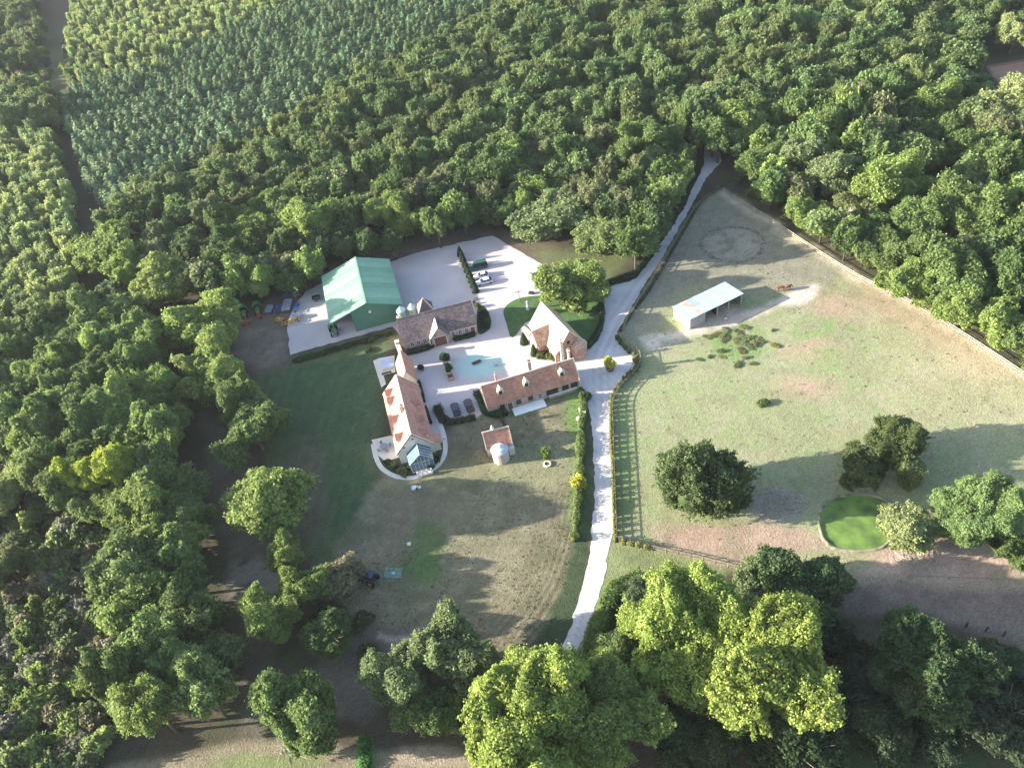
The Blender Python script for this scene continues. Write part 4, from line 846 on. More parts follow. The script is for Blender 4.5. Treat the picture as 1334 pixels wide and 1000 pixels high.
# ==================================================================== HEDGES AND SHRUBS
print('hedges')
def hedge(name, pts, w_, h_, color, label, dens=16, leaf=.16, gap=0.0, seed=1, cat='hedge', world=False, lumpy=.5):
    rs = np.random.RandomState(seed); P = smooth(pts if world else [at(*p) for p in pts], 5); P = np.array([[p.x, p.y] for p in P]); seg = np.linalg.norm(np.diff(P, axis=0), axis=1); cum = np.concatenate([[0], np.cumsum(seg)]); LL = cum[-1]
    n = int(LL * (w_ + 2 * h_) * dens); s = rs.rand(n) * LL; i = np.clip(np.searchsorted(cum, s) - 1, 0, len(seg) - 1); t = (s - cum[i]) / seg[i]
    c = P[i] + (P[i + 1] - P[i]) * t[:, None]; d = (P[i + 1] - P[i]) / seg[i][:, None]; nn = np.stack([-d[:, 1], d[:, 0]], 1)
    lump = 1 - lumpy / 2 + lumpy * vnoise(s, s * 0 + seed * 7, 1.3); cl = .8 + .4 * vnoise(s, s * 0 + 3.3 * seed, .6)
    if gap > 0:
        ph = (s / gap) % 1; prof = np.sqrt(np.clip(1 - ((ph - .5) / .40) ** 2, 0, 1)); k = prof > .2
        s, c, nn, d, lump, cl, prof = s[k], c[k], nn[k], d[k], lump[k], cl[k], prof[k]; lump = lump * prof
    n = len(s); th = rs.uniform(-.15, math.pi + .15, n); rr2 = (rs.uniform(.82, 1.06, n)) * lump
    ex = np.sign(np.cos(th)) * np.abs(np.cos(th)) ** .7; ez = np.clip(np.sin(th), 0, 1) ** .7
    x = ex * w_ / 2 * rr2; z = ez * h_ * rr2; side = np.where(rs.rand(n) < .5, 1, 1); low = rs.rand(n) < .35; z = np.where(low, z * rs.rand(n), z)
    o3 = c.mean(0); Pn = np.stack([c[:, 0] + nn[:, 0] * x - o3[0], c[:, 1] + nn[:, 1] * x - o3[1], z + .02], 1)
    Nn = unit(np.stack([nn[:, 0] * np.cos(th), nn[:, 1] * np.cos(th), np.sin(th) + .2], 1) + rs.normal(size=(n, 3)) * .5)
    V = quads(Pn, Nn, leaf * rs.uniform(.7, 1.3, n), rs); tone = cl * rs.uniform(.82, 1.18, n)
    core = MB(); stp = max(1, int(LL / .8))
    for k in range(stp):
        s0, s1 = LL * k / stp, LL * (k + 1) / stp; sm = (s0 + s1) / 2
        if gap > 0 and abs((sm / gap) % 1 - .5) > .3: continue
        lm = (.75 + .5 * float(vnoise(sm, seed * 7, 1.3))) * .68; i0 = min(int(np.searchsorted(cum, s0, side='right') - 1), len(seg) - 1); p0 = P[i0] + (P[i0 + 1] - P[i0]) * ((s0 - cum[i0]) / seg[i0]) - o3; dd = (P[i0 + 1] - P[i0]) / seg[i0]
        M = Matrix.Translation((p0[0], p0[1], 0)) @ Matrix.Rotation(math.atan2(dd[1], dd[0]), 4, 'Z'); core.box(0, s1 - s0, -w_ / 2 * lm, w_ / 2 * lm, 0, h_ * lm, 0, M)
    me = mesh_np(name, V, n, tone, [LEAF, BARK], merge([(core.v, core.f, 0)]))
    o = bpy.data.objects.new(name, me); COL.objects.link(o); o.location = (o3[0], o3[1], 0); o.color = (*color, 1)
    return tag(o, label, cat)
K = COLR
hedge('hedge', [(756, 508), (760, 530), (757, 560), (756, 600), (754, 640), (751, 680), (748, 706)], 1.5, 1.4, (.14, .185, .055), 'irregular yellow green hedge on the left side of the road beside the lawn', seed=2, dens=30, lumpy=1.0)
0 and hedge('hedge', [(764, 520), (768, 560), (768, 610), (765, 660), (758, 710), (748, 750), (730, 795), (712, 830)], 1.6, 1.0, (.05, .085, .035), 'low dark ground ivy bank between the yellow green hedge and the road', seed=3, dens=14)
hedge('hedge', [(797, 516), (796, 560), (799, 620), (801, 690), (805, 705), (835, 712), (850, 716)], .8, 1.5, (.18, .20, .065), 'narrow row of yellow green shrubs along the fence right of the road', gap=1.5, seed=4, dens=26)
hedge('hedge', [(803, 440), (818, 458), (830, 466), (830, 480), (815, 494), (800, 512)], 1.1, 1.5, (.12, .14, .055), 'curved row of olive shrubs round the widened gravel bay on the road', gap=1.4, seed=5, dens=24)
hedge('hedge', [(941, 243), (915, 262), (886, 310), (866, 345), (846, 378), (826, 405), (808, 432)], .7, 1.1, (.09, .10, .06), 'thin grey green hedge on the right side of the upper road', gap=1.3, seed=6, dens=20)
hedge('hedge', [(914, 212), (900, 240), (884, 274), (860, 312), (838, 345), (824, 360), (796, 370), (786, 374)], 1.4, 1.9, (.035, .06, .028), 'dark trimmed hedge on the left side of the upper road under the wood', seed=7, dens=22)
hedge('hedge', [(780, 384), (784, 402), (783, 424), (772, 446), (752, 462), (742, 466)], 1.5, 1.7, (.035, .07, .03), 'dark curved hedge round the cottage garden beside the road', seed=8, dens=22)
hedge('hedge', [(570, 532), (578, 551)], 2.2, 1.5, (.035, .055, .03), 'square clipped dark hedge block left of the two parked dark cars', seed=9, dens=26, leaf=.12)
hedge('hedge', [(583, 552), (600, 549), (620, 545)], 1.4, 1.3, (.05, .085, .035), 'dark hedge directly behind the two parked dark cars', seed=10, dens=24, leaf=.13)
hedge('hedge', [(621, 513), (627, 524), (634, 538), (650, 541), (660, 537)], 1.8, 1.5, (.045, .085, .035), 'dark hedge wrapping the left end of the long pink roofed house', seed=11, dens=24, leaf=.13)
hedge('hedge', [(530, 461), (548, 457), (566, 451)], 1.5, 1.2, (.04, .065, .035), 'dark hedge under the left half of the dark roofed building', seed=12, dens=26, leaf=.12)
hedge('hedge', [(592, 443), (606, 440), (619, 436)], 1.7, 1.3, (.035, .075, .04), 'dark hedge under the right half of the dark roofed building', seed=13, dens=26, leaf=.12)
hedge('hedge', [(837, 756), (818, 762), (800, 778), (787, 805), (776, 832), (772, 850)], 3.2, 3.2, (.11, .17, .045), 'tall bright green hedge curving beside the road at the bottom of the photo', seed=14, dens=22, leaf=.2)
hedge('hedge', [(650, 537), (655, 550), (661, 562)], .5, 1.0, (.06, .09, .04), 'thin hedge strip from the pink long house to the tiny outbuilding', seed=15, dens=30, leaf=.1)
hedge('hedge', [(546, 498), (550, 512), (553, 524)], .8, 1.3, (.04, .05, .04), 'upper dark climbing shrub strip on the east wall of the rose roofed house', seed=16, dens=30, leaf=.1)
hedge('hedge', [(555, 532), (559, 545), (562, 552)], .8, 1.5, (.035, .05, .04), 'lower dark climbing shrub strip on the east wall of the rose roofed house', seed=17, dens=30, leaf=.1)
hedge('hedge', [(655, 527), (680, 520), (702, 514)], .8, .8, (.1, .1, .06), 'low flowering border along the wall of the long pink roofed house', seed=19, dens=26, leaf=.1)
hedge('hedge', [(474, 960), (476, 985), (474, 1012)], 2.0, 1.2, (.06, .17, .04), 'short bright green hedge at the bottom edge left of the lime trees', seed=20, dens=26)

def place_crown(name, me, root, r, rv, zc, color, rz):
    o = bpy.data.objects.new(name, me); COL.objects.link(o); o.parent = root; o.location = (0, 0, zc); o.scale = (r, r, rv); o.rotation_euler = (0, 0, rz); o.color = color; return o
KEEP = []      # footprints taken by single trees
def solo(px, py, wpx, color, label, proto=H_PROTO, h=None, name='tree', seed=None, vz=None, low=False, aspect=1.0, bark=BARK, cat='tree', trunk=True, group=None):
    seed = seed if seed is not None else int(px * 7 + py * 3); rs = random.Random(seed)
    r = wpx / 2 * mpp(px, py, 6) * .98; r = wpx / 2 * mpp(px, py, min(r * 1.1, 14)) * 1.06
    h = h or (r * 1.9 + 2.5); rv = vz or min(r * 1.08, h * .48)
    if low: rv = h * .55
    zc = h - rv; p = at(px, py, zc)
    root = empty(name, (p.x, p.y, 0), 0); tag(root, label, cat, group)
    c = K[color] if isinstance(color, str) else color
    o = place_crown('crown', proto[seed % len(proto)], root, r, rv / .92, zc, (*c, 1), rs.uniform(0, 6.28)); o.scale = (r * aspect, r / aspect ** .5, rv / .92)
    if trunk: trunk_mb(h, max(.12, r * .06), zc, r, seed).build('trunk', bark, root)
    KEEP.append((p.x, p.y, r)); return root
# --- giants at the bottom
solo(905, 832, 165, 'LIME', 'huge bright yellow green tree right of the road at the bottom, its upper left crown', G_PROTO, h=19, name='lime_tree', seed=0)
solo(1005, 868, 182, 'LIME', 'huge yellow green tree with the widest crown, left of the dark trees at bottom right', G_PROTO, h=21, name='lime_tree', seed=1)
solo(702, 930, 196, 'LIME', 'huge bright yellow green tree overhanging the road end at the bottom centre', G_PROTO, h=21, name='lime_tree', seed=2)
solo(795, 925, 140, 'BRIGHT', 'large mid green tree in the shade just right of the bottom centre lime tree', G_PROTO, h=15, name='broadleaf_tree', seed=4)
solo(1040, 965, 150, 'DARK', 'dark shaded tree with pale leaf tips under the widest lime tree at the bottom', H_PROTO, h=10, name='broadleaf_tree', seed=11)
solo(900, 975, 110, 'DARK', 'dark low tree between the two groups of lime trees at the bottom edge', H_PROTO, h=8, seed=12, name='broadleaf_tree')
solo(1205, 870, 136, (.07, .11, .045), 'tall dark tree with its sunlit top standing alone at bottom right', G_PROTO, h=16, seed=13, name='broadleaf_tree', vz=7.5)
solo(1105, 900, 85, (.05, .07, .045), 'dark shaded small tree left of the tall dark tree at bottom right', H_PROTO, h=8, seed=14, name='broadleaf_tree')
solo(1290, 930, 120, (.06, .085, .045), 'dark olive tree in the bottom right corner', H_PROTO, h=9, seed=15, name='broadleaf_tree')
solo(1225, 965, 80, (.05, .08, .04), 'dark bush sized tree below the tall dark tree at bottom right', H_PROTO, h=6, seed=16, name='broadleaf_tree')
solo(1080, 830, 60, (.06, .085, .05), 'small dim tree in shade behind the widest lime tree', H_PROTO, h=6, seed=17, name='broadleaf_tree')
solo(1040, 768, 115, (.075, .115, .045), 'dark green round tree with pale tufts between lime tree and paddock fence', H_PROTO, h=10, seed=18, name='broadleaf_tree')
solo(985, 765, 75, 'GREY', 'grey green tree just left of the dark tree with pale tufts', H_PROTO, h=8, seed=19, name='broadleaf_tree')
solo(838, 785, 62, 'GREY', 'round grey green bush inside the curve of the bright tall hedge', H_PROTO, h=5, seed=20, name='bush', low=True, cat='bush', trunk=False)
solo(800, 850, 70, 'MID', 'mid green bush beside the road between the two groups of lime trees', H_PROTO, h=6, seed=21, name='bush', cat='bush', low=True, trunk=False)
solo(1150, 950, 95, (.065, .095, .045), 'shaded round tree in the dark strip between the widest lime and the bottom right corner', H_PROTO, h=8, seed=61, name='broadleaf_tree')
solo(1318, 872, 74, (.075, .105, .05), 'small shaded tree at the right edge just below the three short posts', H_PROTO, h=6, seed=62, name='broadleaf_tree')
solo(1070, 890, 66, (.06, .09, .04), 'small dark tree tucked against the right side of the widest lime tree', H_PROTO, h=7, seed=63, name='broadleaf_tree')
# --- paddock and pond
solo(910, 622, 120, (.09, .13, .05), 'very large dense dark green bush tree in the paddock', D_PROTO, h=18.5, name='dense_tree', seed=0, vz=10.8)
solo(1166, 572, 76, (.11, .14, .05), 'dark round tree with yellowish top above the pond', D_PROTO, h=8.5, seed=1, name='broadleaf_tree')
solo(1124, 606, 64, (.10, .125, .045), 'dark small tree just above the left side of the pond', H_PROTO, h=7, seed=24, name='broadleaf_tree')
solo(1184, 612, 46, (.15, .19, .07), 'thin open crowned sapling with bare trunk between the pond trees', O_PROTO, h=7, seed=25, name='sapling', bark=PALEBARK)
solo(1182, 684, 84, 'PALE', 'pale yellow green round tree overhanging the right side of the pond', H_PROTO, h=8, seed=26, name='broadleaf_tree')
solo(1278, 672, 104, (.16, .23, .085), 'bright green spreading tree in the paddock near the right edge', G_PROTO, h=12, seed=27, name='broadleaf_tree')
solo(1322, 712, 60, (.11, .16, .05), 'small green tree against the right edge below the bright spreading tree', H_PROTO, h=7, seed=28, name='broadleaf_tree')
# --- yard trees
solo(722, 284, 98, (.2, .255, .11), 'grey green round tree at the edge of the wood above the parking yard', H_PROTO, h=12, seed=30, name='broadleaf_tree')
solo(780, 310, 88, (.19, .23, .085), 'olive green tree between the grey green tree and the upper road', H_PROTO, h=10.5, seed=31, name='broadleaf_tree')
solo(743, 368, 92, (.19, .24, .07), 'round yellow green tree beside the cottage garden', H_PROTO, h=12, seed=32, name='broadleaf_tree', vz=6.2)
solo(410, 290, 76, 'BRIGHT', 'bright green tree rising over the wood edge left above the green barn', H_PROTO, h=17, seed=33, name='broadleaf_tree', bark=PALEBARK)
solo(508, 277, 52, 'BRIGHT', 'narrow bright tree with pale trunk on the wood edge above the yard', H_PROTO, h=15, seed=34, name='broadleaf_tree', bark=PALEBARK)
solo(645, 228, 80, 'GREEN', 'large dark green round crowned tree in the wood straight above the parked cars', L_PROTO and H_PROTO, h=17, seed=35, name='broadleaf_tree')
# --- left belt
for i, (x, y, w_, c, h_, lab) in enumerate([
    (140, 330, 88, 'BRIGHT', 17, 'broad bright tree at the corner of the dark ride and the wood'), (215, 372, 95, (.23, .29, .09), 16, 'pale green tree in the row left of the green barn, farthest from the barn'),
    (268, 425, 92, (.225, .29, .085), 16, 'bright round tree above left of the green lawn, second in the row'), (276, 480, 90, (.215, .28, .085), 15, 'bright tree at the left edge of the green lawn with darker right side'),
    (306, 515, 66, 'MID', 13, 'smaller green tree just above the isolated dark one by the lawn'), (328, 558, 90, 'MID', 13, 'green tree standing over the track left of the rose roofed house'),
    (345, 652, 116, (.22, .28, .085), 16, 'large bright oak standing alone left of the lawn above the track'), (370, 722, 50, 'BRIGHT', 9, 'small bright tree directly below the large lone oak'),
    (354, 800, 80, 'BRIGHT', 11, 'bright tree on the track, left of two touching trees'), (398, 766, 58, 'BRIGHT', 10, 'bright tree on the track, upper right of two touching trees'),
    (436, 752, 66, 'TWIG', 8, 'brownish grey leafless looking tree beside the blue machine'), (428, 830, 74, 'GREEN', 9, 'dim green tree in shade below the blue machine'),
    (394, 922, 104, 'MID', 15, 'round tree with sunlit left side standing over the track near the bottom'), (524, 882, 92, 'GREY', 12, 'left tree of the group of three below the brown field'),
    (590, 848, 96, 'GREY', 13, 'upper right tree of the group of three below the brown field'), (562, 928, 76, 'MID', 10, 'lowest tree of the group of three below the brown field'),
    (142, 606, 58, (.28, .34, .06), 18, 'rounded golden green tree, the brightest in the left wood'), (104, 616, 48, (.26, .32, .06), 16.5, 'small golden green tree touching the brightest one in the left wood'),
    (66, 590, 44, 'BRIGHT', 13, 'loose bright tree left of the golden pair'), (10, 640, 60, 'PALE', 12, 'pale tree on the left edge of the photo'), (5, 735, 50, 'OLIVE', 11, 'dull olive tree on the left edge of the photo')]):
    solo(x, y, w_, c, lab, (O_PROTO if c == 'TWIG' else H_PROTO), h=h_, seed=40 + i, name='broadleaf_tree')
# --- right side of the upper road
for i, (x, y, w_, c, h_, lab) in enumerate([
    (908, 128, 60, 'PALE', 11, 'pale bright tree over the top end of the road'), (970, 160, 70, 'BRIGHT', 15, 'tall bright tree just right of the road end'), (990, 214, 62, 'MID', 12, 'darker green tree at the corner where the paddock fence begins'),
    (858, 183, 66, 'MID', 14, 'round tree left of the road end'), (880, 222, 44, 'MID', 11, 'small tree overhanging the upper road from the left'), (1036, 205, 74, 'GREY', 15, 'grey green tree second from the road end along the fence'),
    (1085, 225, 78, 'GREY', 15, 'wide grey green tree above the bare white branches'), (1155, 238, 90, 'BRIGHT', 17, 'large bright round tree right of the bare white branches'), (1050, 275, 62, 'BRIGHT', 9, 'low bright yellow green tree touching the fence'),
    (1120, 275, 60, 'OLIVE', 10, 'olive tree growing round the bare white branches'), (1170, 328, 66, 'MID', 11, 'leftmost tree of the big clump by the fence'), (1195, 290, 80, 'MID', 15, 'upper left tree of the big clump by the fence'),
    (1255, 275, 96, 'MID', 17, 'top tree of the big clump by the fence'), (1318, 290, 90, 'MID', 16, 'top right tree of the big clump by the fence'), (1196, 366, 72, 'BRIGHT', 11, 'front left tree of the big clump touching the fence'),
    (1250, 355, 90, 'MID', 15, 'central tree of the big clump by the fence'), (1325, 370, 86, 'GREEN', 15, 'right hand tree of the big clump by the fence'), (1252, 400, 72, 'BRIGHT', 11, 'front middle tree of the big clump touching the fence'),
    (1310, 424, 76, 'BRIGHT', 11, 'front right tree of the big clump touching the fence'), (1358, 452, 70, 'MID', 11, 'tree of the big clump cut by the right edge of the photo'),
    (1085, 150, 50, 'PALE', 12, 'pale domed tree in the wood at upper right') , (1190, 92, 46, 'PALE', 12, 'pale yellowish tree in the upper right wood left of the clearing'), (1215, 135, 70, 'BRIGHT', 14, 'round bright tree below the pale one in the upper right wood'),
    (1315, 140, 78, 'PALE', 14, 'large pale yellow green tree on the right edge below the pink field'), (1322, 45, 44, 'PALE', 12, 'pale tree on the right edge above the pink field')]):
    if i in (20,): continue
    solo(x, y, w_, c, lab, H_PROTO, h=h_, seed=80 + i, name='broadleaf_tree')
# bare oak
p = at(1097, 312); root = empty('bare_tree', p); tag(root, 'dead tree with bare white branches at the wood edge by the paddock fence', 'tree'); rb = random.Random(3)
m = MB(); m.tube((0, 0, 0), (.3, .1, 3), .38, .3, 7); m.tube((.3, .1, 3), (.1, 0, 6), .3, .2, 7); m.tube((.1, 0, 6), (.7, -.2, 9.5), .2, .1, 6); m.build('trunk', PALEBARK, root)
for k in range(9):
    m = MB(); a_ = k * .7; z = 2.6 + k * .7; r1 = 2.6 - k * .12; e = Vector((math.cos(a_) * r1, math.sin(a_) * r1, z + rb.uniform(-1.0, 1.2))); mid_ = Vector((math.cos(a_) * r1 * .5, math.sin(a_) * r1 * .5, z + .6))
    m.tube((.2, 0, z), mid_, .16, .11, 5).tube(mid_, e, .11, .05, 5)
    for j in range(3): m.tube(mid_.lerp(e, .3 * j), mid_.lerp(e, .3 * j) + Vector((rb.uniform(-1, 1), rb.uniform(-1, 1), rb.uniform(-.3, .9))), .05, .02, 4)
    m.build('limb', PALEBARK, root)

# --- shrubs one by one
def bush(px, py, wm, hm, color, label, proto=B_PROTO, name='shrub', cat='shrub', group=None, seed=None):
    seed = seed if seed is not None else int(px * 3 + py); p = at(px, py, hm * .45); o = bpy.data.objects.new(name, proto[seed % len(proto)]); COL.objects.link(o)
    o.location = (p.x, p.y, 0); o.scale = (wm / 2, wm / 2, hm / 1.15); o.rotation_euler = (0, 0, seed * 1.3); o.color = (*(K[color] if isinstance(color, str) else color), 1); return tag(o, label, cat, group)
def cone_shrub(px, py, wm, hm, color, label, group=None):
    p = at(px, py, 0); o = bpy.data.objects.new('conical_shrub', CONE); COL.objects.link(o); o.location = (p.x, p.y, 0); o.scale = (wm / 2, wm / 2, hm); o.rotation_euler = (0, 0, px); o.color = (*color, 1); return tag(o, label, 'shrub', group)
rs = np.random.RandomState(9); n = 2600; zz = rs.rand(n) ** 1.2; a_ = rs.rand(n) * 6.283; rr3 = (1 - zz) ** .62 * .95 * rs.uniform(.85, 1.08, n)
Pn = np.stack([np.cos(a_) * rr3, np.sin(a_) * rr3, zz], 1); Nn = unit(np.stack([np.cos(a_), np.sin(a_), zz * 0 + .5], 1) + rs.normal(size=(n, 3)) * .4)
cm = MB().lathe([(.8, 0), (.6, .4), (.3, .75), (.02, .95)], 8); CONE = mesh_np('conical_shrub', quads(Pn, Nn, .10 * rs.uniform(.7, 1.2, n), rs), n, rs.uniform(.8, 1.2, n), [LEAF, BARK], merge([(cm.v, cm.f, 0)]))
for k in range(8):
    t = k / 7; cone_shrub(600 + 20 * t, 333 + 47 * t, 2.0, 3.2 - .8 * t, (.04, .07, .035), ['farthest', 'second', 'third', 'fourth', 'fifth', 'sixth', 'seventh', 'nearest'][k] + ' conical shrub from the wood in the row beside the parked cars', 'row of conical shrubs in the yard')
cone_shrub(683, 447, 2.2, 3.2, (.05, .085, .035), 'taller dark conical shrub left of the cottage by the court'); cone_shrub(696, 462, 1.9, 3.2, (.05, .085, .03), 'dark conical shrub before the cottage door between gravel and flowers')
bush(704, 462, 2.6, 1.3, (.13, .16, .05), 'pale green shrub at the left of the cottage flower bed'); bush(716, 463, 3.2, 1.4, (.13, .16, .05), 'wide pale green shrub in the middle of the cottage flower bed'); bush(727, 458, 2.6, 1.6, (.18, .12, .08), 'reddish shrub at the right of the cottage flower bed')
bush(755, 628, 3.0, 2.6, 'YELLOW', 'bright yellow flowering shrub in the hedge beside the road')
bush(994, 524, 2.6, 1.1, (.12, .17, .06), 'single green bush in the open middle of the paddock'); bush(711, 590, 2.2, 2.4, (.16, .24, .05), 'little bright green sapling bush on the lawn right of the tiny outbuilding')
for k, (x, y, w_, h_, c, lab) in enumerate([(512, 606, 2.2, 1.2, (.09, .12, .05), 'low green shrub at the left of the bed round the conservatory'), (524, 614, 2.6, 1.5, (.15, .17, .07), 'pale rounded shrub in the bed below the conservatory'), (534, 608, 1.6, .9, (.07, .09, .05), 'small dark shrub beside the conservatory steps on the left'),
    (566, 597, 2.6, 1.5, (.05, .075, .04), 'dark shrub in the bed right of the conservatory'), (560, 606, 2.0, 1.2, (.05, .08, .04), 'smaller dark shrub in the bed below right of the conservatory'), (504, 601, 1.6, .9, (.06, .09, .04), 'dark tuft at the edge of the white terrace'),
    (548, 478, 1.6, 1.6, (.04, .05, .04), 'dark shrub on the court side of the low rose roofed wing'), (630, 410, 3.0, 2.0, (.045, .075, .035), 'upper dark shrub in the bed right of the dark roofed building'), (632, 424, 2.6, 1.8, (.04, .06, .035), 'lower dark shrub in the bed right of the dark roofed building'), (622, 398, 1.6, 1.2, (.17, .2, .06), 'yellowish shrub at the top corner of the dark roofed building'),
    (764, 516, 2.4, 2.2, (.04, .07, .035), 'dark shrub at the right hand corner of the long pink roofed house'), (692, 381, 1.4, .9, (.1, .1, .09), 'small dark bush on the gravel edge above the garden lawn'), (480, 455, 2.0, .8, (.05, .09, .04), 'dark flat bush on the lawn left of the rose roofed house'),
    (828, 468, 1.8, 1.6, (.3, .27, .1), 'straw yellow bush at the tip of the gravel bay')]): bush(x, y, w_, h_, c, lab, seed=k)
# hedge-bank of low shrubs along the south side of the yard
rsx = random.Random(4)
for k in range(22):
    t = (k + .5) / 22; x, y = 382 + 128 * t, 470 - 37 * t
    bush(x, y, rsx.uniform(1.6, 2.6), rsx.uniform(.7, 1.2), jit((.075, .10, .045), rsx)[:3], 'low round shrub in the planted strip between the gravel yard and the green lawn', group='low shrubs in the strip below the green barn', seed=k)
# paddock weeds
for k in range(34):
    x = rsx.gauss(962, 20); y = rsx.gauss(446, 14)
    bush(x, y, rsx.uniform(1.0, 2.4), rsx.uniform(.18, .4), jit((.2, .225, .10), rsx, .3)[:3], 'dark weed clump in the patch of weeds below the field shelter', T_PROTO, 'weed_clump', 'weed', 'weed clumps below the field shelter', seed=k)
for k in range(26):
    t = k / 25; x = 945 + 230 * t + rsx.uniform(-8, 8) + 12; y = 250 + 140 * t + rsx.uniform(-10, 2) - 10
    bush(x, y, rsx.uniform(2, 3.6), rsx.uniform(1, 2), jit((.15, .16, .06), rsx, .3)[:3], 'yellowish undergrowth bush behind the far paddock fence', T_PROTO, 'shrub', 'shrub', 'undergrowth along the far paddock fence', seed=k)
# planter with yellow shrub in the gravel bay
p = at(795, 482); root = empty('planter', p); tag(root, 'dark round planter standing in the gravel bay of the road', 'planter')
MB().lathe([(.7, 0), (.95, .5), (1.0, .9), (.9, .9)], 18).build('tub', mat('dark_clay_tub', (.12, .08, .07), .8, .2, 3, .2), root); MB().lathe([(1.08, .88), (1.08, .98), (.85, .98)], 18).build('rim', mat('clay_rim', (.2, .13, .1), .8, .2, 3, .2), root)
o = bush(794, 470, 2.6, 2.6, 'YELLOW', 'round yellow flowering shrub growing in the planter in the road bay'); o.location = (p.x, p.y + .1, .85)
# stone planters in the court
for k, (x, y, lw3, ww, hh, lab) in enumerate([(583.5, 482, 4.2, 1.5, .9, 'long pale brick planter box in the court, the upper one of two'), (587.5, 493, 1.7, 1.6, .9, 'short brick planter box at the lower end of the court planters')]):
    p = at(x, y); root = empty('planter_box', p, R_(8)); tag(root, lab, 'planter')
    lx, ly = (ww / 2, lw3 / 2); w0 = MB()
    w0.box(-lx, lx, -ly, -ly + .22, 0, hh).box(-lx, lx, ly - .22, ly, 0, hh).box(-lx, -lx + .22, -ly + .221, ly - .221, 0, hh).box(lx - .22, lx, -ly + .221, ly - .221, 0, hh); w0.build('brick_wall', PINKSTONE if k else mat('buff_brick', (.52, .4, .27), .9, .2, 5, .3), root)
    MB().box(-lx + .221, lx - .221, -ly + .221, ly - .221, 0, hh - .15).build('soil', BED, root)
bush(579.5, 466, 2.4, 2.6, (.05, .1, .05), 'round dark green shrub at the top end of the court planters'); o = bush(585, 482, 1.4, 2.0, (.06, .12, .035), 'small green shrub growing in the long court planter'); o.location.z = .6
# court drain cover and dark bench
p = at(621, 473); o = empty('well_cover', p, R_(18)); tag(o, 'dark rectangular bench slab in the middle of the turquoise tinted court', 'bench'); MB().box(-1.15, 1.15, -.4, .4, .35, .48).build('top', DARKWOOD, o, bevel=.02)
MB().box(-1.0, -.8, -.3, .3, .0, .349).build('leg', STEEL, o); MB().box(.8, 1.0, -.3, .3, .0, .349).build('leg', STEEL, o)
p = at(646, 476); o = empty('stone_bowl', p); tag(o, 'small round dark stone bowl on the court right of the bench slab', 'bowl'); MB().lathe([(.25, 0), (.2, .25), (.48, .55), (.42, .6)], 14).build('bowl', STEEL, o); MB().lathe([(.35, 0), (.3, .1)], 14).build('foot', STONE, o)

